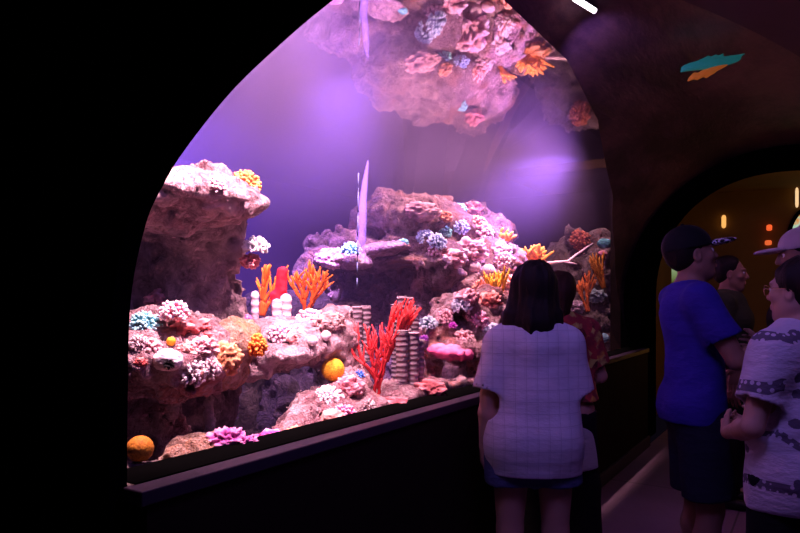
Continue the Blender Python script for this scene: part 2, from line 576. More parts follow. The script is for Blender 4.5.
# tank shell
b = N('tank back paint'); v = b.coord('Object'); f = b.noise(v, .9, 4)
tank_m = b.done(b.pbsdf(b.mix(f, (.07, .042, .16), (.12, .07, .22)), .9, b.bump(f, .1, .02), .1))
struct(MB().box((BX-.1, Y0+.004, .3), (BX, Y2+.6, 2.735)).build('wall_back', tank_m, smooth=False))
struct(MB().box((BX, Y2+.5, .3), (-1.9, Y2+.6, 2.735)).build('wall_end', wall_brown, smooth=False))
b = N('coral sand'); v = b.coord('Object'); f = b.noise(v, 60, 4)
sand_m = b.done(b.pbsdf(b.mix(f, (.10, .065, .08), (.24, .16, .19)), .95, b.bump(f, .5, .01), .1))
struct(MB().box((BX, Y0+.004, .3), (-1.585, Y2+.5, .5)).build('floor_tank', sand_m, smooth=False))

struct(MB().box((-1.76, Y1+.002, .3), (-1.66, Y2+.5, 2.735)).build('wall_side', wall_brown, smooth=False))
blocker_m = plain('black light blocker', (.003, .003, .003), .95, .1, 10, 0, 0)
struct(MB().box((-1.64, Y0+.01, 2.86), (-.45, Y2+.5, 2.94)).build('light_blocker', blocker_m, smooth=False))  # added unseen blocker: keeps the tank spots off sill and tunnel
# water surface seen from below: a rippled mirror; and the hazy water itself
b = N('water surface'); v = b.coord('Object')
f = b.noise(b.coord('Object', (1, .5, 1)), 1.5, 2, .4)
tr = b.n('BsdfTransparent'); tr.inputs[0].default_value = (1, 1, 1, 1)
gl = b.n('BsdfGlossy'); gl.inputs['Roughness'].default_value = .015; gl.inputs['Color'].default_value = (.95, .84, 1, 1)
b.link(b.bump(f, .2, .06), gl.inputs['Normal'])
mx = b.n('MixShader'); mx.inputs[0].default_value = .58; b.link(tr.outputs[0], mx.inputs[1]); b.link(gl.outputs[0], mx.inputs[2])
surf_m = b.done(mx)
m = MB(); m.V = [(BX, Y0+.004, WZ), (-.66, Y0+.004, WZ), (-.66, Y1-.01, WZ), (-1.77, Y1-.01, WZ), (-1.77, Y2+.5, WZ), (BX, Y2+.5, WZ)]; m.F = [[5, 4, 3, 2, 1, 0]]
o = m.build('water_surface', surf_m, smooth=False); tag(o, 'rippling mirror-like water surface above the reef', 'water surface', kind='stuff')

b = N('hazy water')
vs = b.n('VolumeScatter'); vs.inputs['Color'].default_value = (.62, .43, 1, 1); zz = b.sep(b.n('NewGeometry').outputs['Position'])[2]; mr = b.n('MapRange'); mr.interpolation_type = 'SMOOTHSTEP'; b.link(zz, mr.inputs[0])
for i_, v_ in ((1, 1.7), (2, 2.65), (3, .016), (4, .17)): mr.inputs[i_].default_value = v_
b.link(mr.outputs[0], vs.inputs['Density']); vs.inputs['Anisotropy'].default_value = .35
b.t.links.new(vs.outputs[0], b.out.inputs['Volume'])
water_m = b.m
prof = [(x - .006, z) for x, z in vault_pts(A_LO, math.asin((WZ-.02-VC[1])/VR), 24, VR+.006)]
poly = [(BX+.01, .52)] + [(-1.60, .52)] + prof + [(BX+.01, WZ-.02)]
o = MB().prism(poly, 'y', Y0+.01, Y1-.01).build('tank_water', water_m, smooth=False)
tag(o, 'hazy purple-lit water filling the reef tank', 'water', kind='stuff')

# far room
b = N('ochre room wall'); v = b.coord('Object'); f = b.noise(v, 1.5, 5)
room_m = b.done(b.pbsdf(b.mix(f, (.16, .09, .03), (.30, .18, .06)), .85, b.bump(f, .2, .02), .1))
m = MB(); n = 24; RC = (-.2, 7.5)
pts = [(-1.66, Y2)] + [(RC[0] - 2.6*math.cos(a), RC[1] + .3 + 2.2*math.sin(a)) for a in np.linspace(.95, PI-.1, n)] + [(3.2, Y2)]
for x, y in pts: m.V += [(x, y, 0), (x, y, 3.0)]
for i in range(len(pts)-1): m.F.append([2*i, 2*i+1, 2*i+3, 2*i+2])
struct(m.build('wall_room', room_m))
struct(MB().box((-3.2, Y2, 2.9), (3.2, 11, 3.0)).build('ceiling_room', room_m, smooth=False))
# ------------------------------------------------------------------ reef rocks
REEF = []                                     # (vertices, faces) of all rocks for placing corals
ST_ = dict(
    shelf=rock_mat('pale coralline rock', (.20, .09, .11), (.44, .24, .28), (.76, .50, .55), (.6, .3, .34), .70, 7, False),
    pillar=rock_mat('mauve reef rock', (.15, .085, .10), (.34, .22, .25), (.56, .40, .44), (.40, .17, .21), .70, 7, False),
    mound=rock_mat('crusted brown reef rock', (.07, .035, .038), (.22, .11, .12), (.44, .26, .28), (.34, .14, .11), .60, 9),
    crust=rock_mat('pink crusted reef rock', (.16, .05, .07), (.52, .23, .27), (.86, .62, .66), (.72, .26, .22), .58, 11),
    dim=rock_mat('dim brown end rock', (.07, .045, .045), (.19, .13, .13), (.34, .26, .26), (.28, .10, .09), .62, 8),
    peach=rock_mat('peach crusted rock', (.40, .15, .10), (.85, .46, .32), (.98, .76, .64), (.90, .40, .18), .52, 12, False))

class Rock:
    """rock carved out of lumps given by pixel, distance ahead and size in pixels"""
    def __init__(s, lo, hi, h): s.f = Field(lo, hi, h)
    def lump(s, px, py, d, rx, ry, rd=None, k=.06, op='add', tilt=0):
        c = at(px, py, d); q = d/FOC
        r = np.array([rx*q, (rd if rd else rx*q), ry*q])
        ct, st = math.cos(tilt), math.sin(tilt)
        R = np.array([CT, ST, 0]); U = np.array([0, 0, 1.0]); Fw = np.array([-ST, CT, 0])
        s.f.ell(c, r, k, op, rot=[R*ct + U*st, Fw, U*ct - R*st]); return s
    def limb(s, p, q, ra, rb, k=.06):
        a, b = at(*p), at(*q); s.f.cone(a, b, ra*p[2]/FOC, rb*q[2]/FOC, k); return s
    def fin(s, name, mat, label, amp=.03, freq=5, seed=1, pit=.035, pf=13, cat='rock', group=None, xmax=-1.60):
        f = s.f
        f.noise(amp, freq, seed, 3, .2); f.crust(amp*.75, freq*2.2, seed+9); f.crust(amp*.34, freq*5.2, seed+19)
        f.pits(pit, pf, seed+3, .3, .12); f.pits(pit*.6, pf*2.1, seed+5, .3, .1)
        f.cut((xmax, 0, 0), (1, 0, 0))
        x, y, z = f.grid()
        # stay behind the curved acrylic, above the tank bed, inside the tank ends
        ins = np.where((z > VC[1]), (VR + .05) - np.sqrt(np.maximum((VC[0]-x), 0)**2 + (z-VC[1])**2), -1).astype(np.float32)
        f.F = np.maximum(f.F, ins)
        f.cut((0, 0, .505), (0, 0, -1)); f.cut((0, Y0+.02, 0), (0, -1, 0)); f.cut((0, Y2+.48, 0), (0, 1, 0)); f.cut((BX+.02, 0, 0), (-1, 0, 0))
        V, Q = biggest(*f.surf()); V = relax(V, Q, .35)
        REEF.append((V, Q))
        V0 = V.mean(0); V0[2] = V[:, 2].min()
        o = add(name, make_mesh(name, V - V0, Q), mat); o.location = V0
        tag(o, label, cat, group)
        return o

# left: overhanging ledge on a pillar
r = Rock((-3.6, Y0, .5), (-1.55, 3.0, 2.2), .019)
r.lump(178, 206, 2.75, 62, 20, .42, .08).lump(228, 197, 2.75, 34, 17, .30).lump(150, 213, 2.65, 36, 26, .4).lump(212, 186, 2.75, 34, 12, .22)
r.lump(185, 232, 2.85, 52, 16, .36)
r.limb((192, 236, 2.95), (196, 345, 2.95), 44, 36).limb((222, 245, 2.95), (226, 285, 3.0), 17, 13).limb((226, 285, 3.0), (208, 330, 2.95), 13, 20)
r.limb((155, 236, 3.0), (150, 340, 3.0), 30, 30).limb((230, 248, 2.9), (232, 268, 2.9), 12, 10)
r.limb((190, 330, 2.95), (195, 470, 2.9), 44, 40).limb((236, 335, 3.0), (212, 355, 2.9), 14, 22)
r.fin('reef_rock', ST_['pillar'], 'mauve reef pillar carrying the flat overhanging ledge at the left of the tank', .03, 5, 4)
r = Rock((-3.4, Y0, 1.5), (-1.6, 2.9, 2.25), .016)
r.lump(180, 199, 2.62, 62, 19, .40, .08).lump(232, 200, 2.66, 30, 14, .24).lump(150, 206, 2.55, 34, 22, .35).lump(210, 190, 2.6, 36, 11, .25).lump(170, 222, 2.6, 22, 11, .2).lump(218, 214, 2.62, 30, 8, .2)
r.fin('ledge_rock', ST_['shelf'], 'pale pink flat-topped ledge of rock overhanging the left pillar', .018, 6, 14, .018, 16)
r = Rock((-3.4, Y0, 1.5), (-1.6, 2.9, 2.35), .013)
r.lump(207, 175, 2.72, 18, 9, .1).lump(222, 180, 2.7, 12, 8, .1).lump(196, 181, 2.7, 12, 7, .08)
r.fin('boulder', ST_['crust'], 'small maroon boulder sitting on top of the left ledge', .016, 9, 24, .02, 24)

# left front shelf, bulging over a shadowed hollow
r = Rock((-3.0, Y0, .5), (-1.58, 2.6, 1.75), .016)
r.lump(150, 352, 2.25, 36, 25, .22, .07).lump(190, 362, 2.3, 42, 24, .22).lump(160, 325, 2.4, 34, 20, .22).lump(205, 335, 2.45, 34, 18, .2)
r.lump(140, 380, 2.3, 26, 15, .2).lump(196, 383, 2.35, 26, 12, .2)
r.limb((150, 380, 2.55), (150, 470, 2.5), 34, 30)
r.fin('shelf_rock', ST_['crust'], 'pink crusted shelf of rock bulging below the pillar at the left edge', .022, 7, 34, .03, 19)
r = Rock((-3.0, Y0, .9), (-1.58, 2.8, 1.65), .012)
r.lump(232, 352, 2.45, 17, 26, .12, .05).lump(241, 338, 2.5, 17, 20, .12).lump(222, 376, 2.45, 18, 13, .12).lump(212, 348, 2.42, 12, 16, .1)
r.fin('encrusted_rock', ST_['peach'], 'orange-crusted lobe of rock hanging from the right end of the left shelf', .014, 9, 44, .012, 26)
# shelf over the cave
r = Rock((-3.6, 1.4, .7), (-1.6, 3.6, 1.65), .018)
r.lump(268, 350, 2.95, 44, 18, .28, .06).lump(310, 345, 3.1, 36, 20, .28).lump(250, 366, 2.85, 26, 14, .2).lump(335, 335, 3.2, 24, 28, .22).lump(285, 330, 3.2, 40, 14, .25)
r.lump(345, 362, 3.2, 20, 26, .2)
r.fin('shelf_rock', ST_['shelf'], 'pale shelf of rock bridging the dark cave between the pillar and the tube sponges', .022, 7, 54, .03, 18)
# cave back and legs
r = Rock((-4.7, 1.4, .5), (-1.9, 4.6, 1.5), .026)
r.limb((285, 340, 4.7), (285, 450, 4.6), 60, 66).limb((250, 372, 4.0), (240, 450, 4.0), 14, 16).limb((288, 385, 4.0), (288, 440, 3.8), 9, 11).limb((330, 365, 3.8), (330, 440, 3.7), 20, 24)
r.fin('cave_rock', rock_mat('shadowed cave rock', (.012, .007, .012), (.028, .016, .025), (.05, .03, .045), None), 'dark rock legs at the back of the shadowed cave under the bridging shelf', .03, 5, 64, .03, 14)  # cave shade put into the near-black rock colour
# rubble behind the sill, left and centre
r = Rock((-2.6, Y0, .5), (-1.585, 2.3, 1.15), .013)
r.lump(205, 452, 2.15, 32, 14, .16, .05).lump(185, 461, 2.05, 24, 14, .14).lump(228, 448, 2.2, 22, 10, .14).limb((195, 470, 2.1), (230, 470, 2.2), 24, 24)
r.fin('rubble_rock', ST_['peach'], 'peach rubble rock just behind the sill at the left corner of the tank', .016, 10, 74, .03, 20)
r = Rock((-2.4, Y0, .5), (-1.585, 1.9, 1.1), .014)
r.lump(140, 486, 1.9, 26, 20, .12, .05).lump(160, 480, 1.95, 24, 12, .1)
r.fin('rubble_rock', ST_['dim'], 'dark low rock under the orange ball sponge in the left corner', .016, 10, 76, .02, 20)
r = Rock((-3.0, 1.6, .5), (-1.585, 3.3, 1.3), .015)
r.lump(305, 420, 2.75, 24, 20, .14, .05).lump(340, 418, 2.8, 32, 18, .16).lump(325, 400, 2.85, 24, 12, .14).lump(290, 432, 2.65, 20, 12, .12).lump(370, 412, 2.9, 26, 18, .14).lump(352, 390, 3.0, 20, 24, .16)
r.limb((300, 440, 2.75), (380, 425, 2.95), 26, 26)
r.fin('rubble_rock', ST_['crust'], 'pink rubble rock behind the sill below the yellow ball sponge', .02, 9, 84, .03, 19)
r = Rock((-3.3, 2.0, .5), (-1.585, 4.0, 1.2), .016)
r.lump(400, 402, 3.15, 30, 14, .16, .05).lump(430, 396, 3.3, 30, 14, .16).lump(385, 396, 3.2, 20, 16, .14).lump(455, 394, 3.5, 26, 12, .16)
r.limb((385, 415, 3.1), (470, 400, 3.6), 24, 22)
r.fin('rubble_rock', ST_['crust'], 'reddish rubble rock at the foot of the lavender tube sponges', .02, 9, 94, .03, 19)
# big mound at the back
r = Rock((-4.95, 3.2, .5), (-1.9, 7.2, 2.75), .03)
r.lump(398, 224, 5.65, 44, 30, .5, .1).lump(440, 232, 5.9, 54, 28, .5).lump(480, 236, 6.3, 34, 24, .4).lump(372, 250, 5.5, 48, 16, .42).lump(420, 252, 5.45, 56, 16, .4)
r.lump(392, 205, 5.65, 24, 14, .28).lump(468, 214, 6.3, 20, 12, .25).lump(345, 256, 5.5, 28, 18, .35).lump(430, 208, 6.0, 30, 12, .25)
r.lump(400, 300, 6.0, 80, 50, .4).lump(470, 290, 6.2, 50, 50, .4).lump(350, 300, 5.9, 40, 44, .35).limb((420, 320, 6.0), (420, 400, 6.0), 80, 90)
r.lump(395, 262, 5.2, 60, 9, .3).lump(330, 318, 5.2, 36, 12, .3).lump(440, 275, 5.3, 26, 16, .25)
r.fin('reef_mound', ST_['mound'], 'large brown crusted reef mound rising at the centre back of the tank', .055, 3.6, 104, .05, 9, 'rock')
r = Rock((-4.9, 3.0, 1.2), (-2.2, 5.6, 2.3), .02)
r.lump(315, 243, 5.2, 13, 7, .15, .05).lump(318, 262, 5.1, 18, 14, .2).lump(333, 262, 5.0, 18, 10, .2).lump(308, 285, 5.0, 16, 22, .2).limb((315, 270, 5.0), (318, 360, 5.0), 22, 26)
r.fin('reef_rock', rock_mat('umber outcrop rock', (.06, .03, .035), (.18, .10, .11), (.34, .21, .23), (.34, .15, .10), .6, 9), 'brown block-topped outcrop at the left shoulder of the big mound', .03, 6, 114, .03, 14)
r = Rock((-4.4, 3.0, 1.4), (-2.0, 5.6, 2.3), .018)
r.lump(385, 248, 4.95, 26, 7, .16, .05, tilt=.15).lump(352, 262, 4.9, 20, 8, .14)
r.fin('ledge_rock', ST_['shelf'], 'long pale rounded ledge lying across the front of the mound', .014, 7, 124, .012, 16)
# centre right outcrop
r = Rock((-3.2, 2.3, .5), (-1.6, 4.8, 1.6), .017)
r.lump(458, 318, 3.9, 26, 26, .2, .05).lump(478, 335, 3.95, 28, 28, .2).lump(436, 335, 3.9, 16, 18, .15).lump(455, 348, 3.8, 34, 12, .2).lump(490, 310, 4.1, 22, 26, .2)
r.lump(457, 318, 3.72, 10, 10, .09, .03, 'sub')
r.limb((488, 340, 4.1), (482, 400, 4.0), 24, 26).limb((425, 350, 4.1), (425, 400, 4.0), 16, 20)
r.fin('reef_rock', ST_['crust'], 'pink crusted outcrop with a dark round hollow above the flat pink plate coral', .026, 7, 134, .035, 17)
# right reef
r = Rock((-4.2, 3.4, .5), (-1.6, 7.4, 2.4), .025)
r.lump(478, 258, 5.7, 30, 24, .3, .07).lump(500, 262, 5.8, 28, 22, .3).lump(486, 238, 6.1, 24, 14, .25).lump(512, 285, 5.7, 24, 32, .3).lump(480, 295, 5.5, 30, 30, .3)
r.lump(522, 272, 6.2, 24, 14, .25).lump(462, 262, 5.5, 16, 14, .2).lump(490, 312, 5.3, 24, 14, .2)
r.limb((495, 290, 5.7), (500, 380, 5.5), 40, 46).limb((535, 285, 6.1), (535, 370, 5.8), 22, 30)
r.fin('reef_rock', ST_['crust'], 'bright pink crusted reef tower rising beside the dark-haired visitor', .036, 6, 144, .045, 14)
# end wall rock
r = Rock((-3.4, 5.0, .5), (-1.58, 7.8, 2.5), .03)
r.lump(575, 300, 7.1, 46, 60, .4, .1).lump(600, 290, 6.9, 26, 64, .3).lump(585, 240, 7.0, 22, 12, .25).lump(560, 330, 6.9, 40, 50, .4).lump(603, 262, 6.8, 12, 30, .15)
r.limb((580, 330, 7.0), (580, 400, 7.0), 44, 60)
r.fin('reef_rock', ST_['dim'], 'dim brown wall of rock at the far end of the tank', .05, 4, 154, .05, 10, xmax=-1.775)

BV = []
_off = 0; _V = []; _P = []
for V, Q in REEF:
    _V.append(V); _P.append(Q + _off); _off += len(V)
_V = np.concatenate(_V); _P = np.concatenate(_P)
BVH = BVHTree.FromPolygons([tuple(p) for p in _V.tolist()], [tuple(p) for p in _P.tolist()])

def seat(px, py, d=None):
    """where the sight line meets the rock: point, normal, depth"""
    o = Vector((0, 0, CAMZ)); r_ = Vector(ray(px, py)); L = r_.length
    if d is not None: return at(px, py, d), np.array([0, 0, 1.0]), d
    hit = BVH.ray_cast(o, r_.normalized())
    if hit[0] is None:
        n = BVH.find_nearest(Vector(at(px, py, 4)))
        return np.array(n[0]), np.array(n[1]), (np.array(n[0]) @ np.array([-ST, CT, 0]))
    nn = hit[1] if hit[1].dot(r_) < 0 else -hit[1]
    return np.array(hit[0]), np.array(nn), hit[3]/L

# ------------------------------------------------------------------ corals
def with_tip(me, tip):
    a = me.attributes.new('tip', 'FLOAT', 'POINT'); a.data.foreach_set('value', np.asarray(tip, dtype=np.float32)); return me

def frame_from(axis):
    a = np.array(axis, float); a /= np.linalg.norm(a)
    u = np.cross(a, [0, 1, 0] if abs(a[1]) < .8 else [1, 0, 0]); u /= np.linalg.norm(u)
    return u, np.cross(a, u), a

def knobs(name, R, n=110, fr=.13, flen=.42, seed=1, axis=(0, 0, 1), flat=.85, spread=1.0, sides=7, taper=.75, fork=False):
    """hemispherical colony of stubby rounded fingers"""
    rng = random.Random(seed); V = []; F = []; T = []
    U, W, A = frame_from(axis)
    rows, cols = 7, 14                                     # core dome
    base = 0
    for i in range(rows):
        t = i/(rows-1)*PI*.62
        for k in range(cols):
            q = 2*PI*k/cols; rr = R*(1-flen*.8)
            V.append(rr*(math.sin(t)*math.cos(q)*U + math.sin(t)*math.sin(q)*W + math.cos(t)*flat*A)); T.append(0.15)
    for i in range(rows-1):
        for k in range(cols): F.append([i*cols+k, (i+1)*cols+k, (i+1)*cols+(k+1) % cols, i*cols+(k+1) % cols])
    zlim = math.cos(PI*.60*spread)
    for i in range(n):
        z = 1 - (1-zlim)*(i+.5)/n; q = i*2.39996 + rng.uniform(-.25, .25); s_ = math.sqrt(max(0, 1-z*z))
        d = s_*math.cos(q)*U + s_*math.sin(q)*W + z*A
        d = d + .22*np.array([rng.uniform(-1, 1) for _ in range(3)]); d /= np.linalg.norm(d)
        L0, L1 = R*(1-flen)*.9, R*rng.uniform(.86, 1.08); r0 = R*fr*rng.uniform(.8, 1.15)
        u, w, a = frame_from(d)
        sc = np.array([1, 1, 1.0])
        for c_ in ([0] if not fork else [-1, 1]):
            dd = d + (u*c_*.16)
            b0 = len(V)
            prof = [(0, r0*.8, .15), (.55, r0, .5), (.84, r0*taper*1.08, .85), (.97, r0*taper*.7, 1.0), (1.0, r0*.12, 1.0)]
            for t, rad, tip in prof:
                c0 = d*(L0 + (L1-L0)*t*.45) + dd*((L1-L0)*t*.55)
                c0 = c0 - A*(c0 @ A)*(1-flat)
                for k in range(sides):
                    qq = 2*PI*k/sides
                    V.append(c0 + rad*(math.cos(qq)*u + math.sin(qq)*w)); T.append(tip)
            for j in range(len(prof)-1):
                for k in range(sides):
                    k2 = (k+1) % sides
                    F.append([b0+j*sides+k, b0+j*sides+k2, b0+(j+1)*sides+k2, b0+(j+1)*sides+k])
    return with_tip(make_mesh(name, np.array(V), F), T)

def fan(name, H, spread=.5, seed=1, thick=.012, trunks=3, levels=4, plane=(1, 0, 0), lean=(0, 0, 1), depthj=.15, wig=.18, sides=6):
    """gorgonian: forked upright branches lying roughly in one plane"""
    rng = random.Random(seed); segs = []
    P = np.array(plane, float); P /= np.linalg.norm(P); D = np.cross(P, [0, 0, 1.0])
    Ln = np.array(lean, float); Ln /= np.linalg.norm(Ln)
    def grow(p, d, L, r_, lv):
        pts = [p]; rad = [r_]; dd = d.copy(); steps = 5
        for i in range(steps):
            dd = dd + wig*(rng.uniform(-1, 1)*P + depthj*rng.uniform(-1, 1)*D) + .07*Ln; dd /= np.linalg.norm(dd)
            pts.append(pts[-1] + dd*L/steps); rad.append(r_*(1-.10*(i+1)/steps)*rng.uniform(.9, 1.12))
        if lv == 0: pts.append(pts[-1] + dd*r_*.12); rad.append(r_*.35)
        segs.append((pts, rad, .45 + .5*(1-lv/levels)))
        if lv > 0:
            k = 2 if rng.random() < .8 else 3
            for j in range(k):
                o = (j-(k-1)/2)*spread*rng.uniform(.75, 1.25)*2/k
                nd = dd + o*P + depthj*rng.uniform(-1, 1)*D; nd /= np.linalg.norm(nd)
                start = pts[-1] if j else pts[rng.choice([-2, -3])]
                grow(start, nd, L*rng.uniform(.72, 1.0), r_*.84, lv-1)
    for t in range(trunks):
        o = (t-(trunks-1)/2)/max(1, trunks-1)*2 if trunks > 1 else 0
        d = Ln + spread*.9*o*P + depthj*rng.uniform(-.5, .5)*D; d /= np.linalg.norm(d)
        grow(P*o*.02, d, .28*rng.uniform(.85, 1.15), 1.0, levels)
    top = max(p[2] for q, _, _ in segs for p in q); k = H/top
    m = MB(); T = []
    for pts, rad, tip in segs:
        n0 = len(m.V); m.tube([p*k for p in pts], [q*thick for q in rad], sides); T.extend([tip]*(len(m.V)-n0))
    return with_tip(make_mesh(name, np.array(m.V), m.F), T)

def tube_profile(R, H, seed, rings=True):
    rng = random.Random(seed); p = []; n = 26
    for i in range(n+1):
        t = i/n; w = R*(.82 + .18*t)*(1 + (.07*math.sin(t*2*PI*rng.uniform(6.6, 7.4)) if rings else .03*math.sin(9*t+seed)))
        p.append((w, H*t))
    p += [(R*.92, H*1.012), (R*.62, H*1.01), (R*.52, H*.95), (R*.4, H*.80)]
    return p

def mound_mesh(name, R, seed, amp=.28, freq=3.2, sc=(1, 1, .7), pit=0, tipk=1.0, oct_=3):
    bm = bmesh.new(); bmesh.ops.create_icosphere(bm, subdivisions=5, radius=1)
    P = np.array([v.co[:] for v in bm.verts]); F = [[v.index for v in f.verts] for f in bm.faces]; bm.free()
    n = fbm(P[:, 0]*freq, P[:, 1]*freq, P[:, 2]*freq, seed, oct_)
    bl = np.abs(vnoise(P[:, 0]*freq*2.3, P[:, 1]*freq*2.3, P[:, 2]*freq*2.3, seed+7))
    k = 1 + amp*n + amp*.9*(1-bl)*.5
    if pit: k -= pit*np.clip((vnoise(P[:, 0]*6, P[:, 1]*6, P[:, 2]*6, seed+3)-.3)*3, 0, 1)
    V = P*k[:, None]*R*np.array(sc)
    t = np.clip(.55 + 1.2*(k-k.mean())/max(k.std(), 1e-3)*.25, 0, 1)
    return with_tip(make_mesh(name, V, np.array(F)), t)

unit3 = lambda v: np.array(v)/np.linalg.norm(v)
def place(o, px, py, axis=None, sink=.0, d=None, up=.5):
    P, n, dep = seat(px, py, d)
    o.location = P - n*sink
    return dep

def coral(kind, px, py, rp, label, cat='coral', base=(.8, .5, .6), tip=(.95, .85, .9), group=None, d=None, sink=.35, seed=None, up=.45, **kw):
    seed = seed if seed is not None else int(px*7 + py*13)
    P, n, dep = seat(px, py, d)
    R = rp*dep/FOC; P = P - unit3(ray(px, py))*kw.pop('pull', 0)
    ax = n*(1-up) + np.array([0, 0, 1.0])*up + .25*np.array([ST, -CT, 0]); ax /= np.linalg.norm(ax)
    names = dict(knob='knobby_coral', frill='frilly_coral', star='star_anemone', clump='encrusting_coral', ball='ball_sponge', lump='encrusting_coral')
    nm = kw.pop('name', names.get(kind))
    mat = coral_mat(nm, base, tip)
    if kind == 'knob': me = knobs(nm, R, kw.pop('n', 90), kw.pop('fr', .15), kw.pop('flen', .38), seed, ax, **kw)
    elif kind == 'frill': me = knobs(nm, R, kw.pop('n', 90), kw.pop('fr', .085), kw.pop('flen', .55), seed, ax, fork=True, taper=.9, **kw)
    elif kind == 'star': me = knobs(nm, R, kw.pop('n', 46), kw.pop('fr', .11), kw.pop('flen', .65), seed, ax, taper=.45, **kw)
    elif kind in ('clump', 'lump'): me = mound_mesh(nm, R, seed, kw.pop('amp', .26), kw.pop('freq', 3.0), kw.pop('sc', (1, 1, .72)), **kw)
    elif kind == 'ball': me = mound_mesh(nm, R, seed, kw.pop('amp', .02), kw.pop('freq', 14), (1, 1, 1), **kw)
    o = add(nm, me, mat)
    o.location = P - n*R*sink if kind != 'ball' else P + n*R*.55
    tag(o, label, cat, group)
    return o

WH, PK, TE, BL, OR, MA, YE, RD = (.95,.86,.92), (.93,.55,.66), (.20,.62,.66), (.34,.44,.80), (.95,.36,.08), (.85,.16,.52), (.98,.62,.06), (.85,.06,.07)
PKD, TED, ORD, LAV_ = (.72,.22,.34), (.10,.36,.42), (.80,.20,.05), (.62,.50,.70)
# left ledge and pillar
coral('knob', 250, 182, 15, 'orange knobby coral at the right end of the left ledge', base=ORD, tip=(1,.42,.10), n=120, fr=.11)
coral('knob', 216, 181, 11, 'small pale pink knobby coral at the foot of the maroon boulder on the ledge', base=PKD, tip=WH)
coral('frill', 256, 243, 14, 'white frilly coral sticking out from the right side of the pillar', base=(.7,.62,.7), tip=(1,.97,1), d=2.85)
coral('clump', 250, 258, 9, 'crimson crust beneath the white frilly coral on the pillar', base=(.6,.14,.16), tip=(.9,.4,.42), d=2.88)
coral('knob', 146, 320, 16, 'teal knobby coral at the left edge of the window', base=TED, tip=(.42,.80,.82), n=130, fr=.11)
coral('knob', 174, 308, 16, 'white and pink knobby coral right of the teal one on the left shelf', base=PKD, tip=WH, n=100, fr=.13, d=2.2)
coral('clump', 158, 300, 13, 'dusty pink mound coral behind the white and pink knobby one', base=(.55,.24,.26), tip=(.8,.45,.45))
coral('clump', 190, 327, 22, 'deep red encrusting mound in the shade under the pillar', base=(.42,.08,.09), tip=(.72,.26,.27), sc=(1,.8,.55))
coral('ball', 170, 343, 4.5, 'tiny orange ball sponge on the left shelf', cat='sponge', base=(.95,.42,.02), tip=(1,.55,.05))
coral('clump', 168, 359, 16, 'smooth white mound coral with a black urchin on it', base=(.85,.66,.74), tip=(1,.9,.95), amp=.06, sc=(1.2,.8,.7))
coral('star', 169, 364, 6, 'black sea urchin on the smooth white mound coral', 'sea urchin', base=(.006,.004,.006), tip=(.02,.012,.015), name='sea_urchin', sink=-.2, n=70, pull=.085)
coral('frill', 139, 341, 10, 'cream lacy coral at the window edge below the teal coral', base=(.45,.26,.3), tip=(.95,.80,.84))
coral('clump', 186, 349, 12, 'salmon crust beside the smooth white mound coral', base=(.7,.28,.26), tip=(1,.62,.56), amp=.34, freq=4)
coral('frill', 212, 368, 12, 'cream lacy coral at the left of the orange-crusted lobe', base=(.45,.26,.3), tip=(.95,.78,.80), up=.1)
coral('clump', 205, 345, 12, 'pink lumpy crust above the cream lacy coral of the left shelf', base=(.6,.26,.3), tip=(.95,.60,.62), amp=.36, freq=4)
coral('clump', 230, 358, 15, 'dull orange crust on the orange-crusted lobe', base=(.62,.24,.10), tip=(.92,.46,.24), amp=.22, freq=4.5, sc=(1,1,1))
coral('clump', 141, 362, 6, 'small red crust at the far left of the shelf', base=(.7,.1,.1), tip=(.9,.35,.3))
coral('frill', 195, 372, 15, 'grey-white bushy coral hanging on the lower shelf front', base=(.3,.2,.24), tip=(.9,.78,.82), up=.1)
coral('knob', 152, 345, 12, 'rose bumpy coral between the teal coral and the white mound', base=(.45,.16,.2), tip=(.9,.6,.62), fr=.2, n=40)
coral('knob', 258, 345, 13, 'orange-red bead coral on the bridging shelf', base=(.85,.13,.02), tip=(1,.40,.06), n=100, fr=.13, pull=.08)
coral('knob', 280, 331, 13, 'white knobby coral beside the orange-red bead coral', base=(.70,.32,.46), tip=WH, n=100, fr=.13, pull=.06)
coral('clump', 248, 318, 5, 'tiny magenta tuft beside the pale pillar sponge', base=MA, tip=(1,.3,.6))
coral('knob', 313, 319, 15, 'pink knobby coral at the foot of the orange sea fan', base=(.75,.3,.4), tip=(.97,.74,.8), n=90)
coral('ball', 311, 341, 5, 'small white ball sponge on the bridging shelf, left of its pair', cat='sponge', base=(.9,.75,.82), tip=(1,.95,1))
coral('ball', 324, 337, 5, 'small white ball sponge on the bridging shelf, right of its pair', cat='sponge', base=(.9,.75,.82), tip=(1,.95,1))
coral('clump', 297, 335, 12, 'salmon encrusting patch on the bridging shelf', base=(.7,.25,.25), tip=(.95,.6,.58))
coral('clump', 330, 318, 13, 'rosy brown lump beside the orange sea fan', base=(.4,.2,.2), tip=(.8,.5,.5))
# bottom row along the sill
coral('clump', 228, 436, 16, 'magenta crusted clump behind the sill left of centre, larger of two', base=(.55,.10,.38), tip=(.98,.45,.75), d=2.12, amp=.4, freq=4)
coral('clump', 244, 441, 11, 'small magenta lump at the right side of the larger magenta clump', base=(.55,.10,.38), tip=(.98,.45,.75), d=2.12, amp=.4, freq=4)
coral('clump', 273, 437, 14, 'smaller bright magenta clump lying before the dark cave', base=(.6,.10,.42), tip=(1,.45,.8), d=2.42, amp=.35, freq=4, sc=(1.3,1,.7))
coral('ball', 140, 456, 13, 'dull orange ball sponge in the bottom left corner of the window', cat='sponge', base=(.62,.22,.02), tip=(.75,.30,.03), d=1.9)
coral('ball', 333, 376, 11.5, 'yellow-orange ball sponge in front of the cave', cat='sponge', base=(.95,.42,.02), tip=(1,.60,.04), d=2.95)
coral('star', 361, 375, 7, 'bright blue star-shaped anemone below the tube sponges', 'anemone', base=(.05,.18,.75), tip=(.25,.5,1))
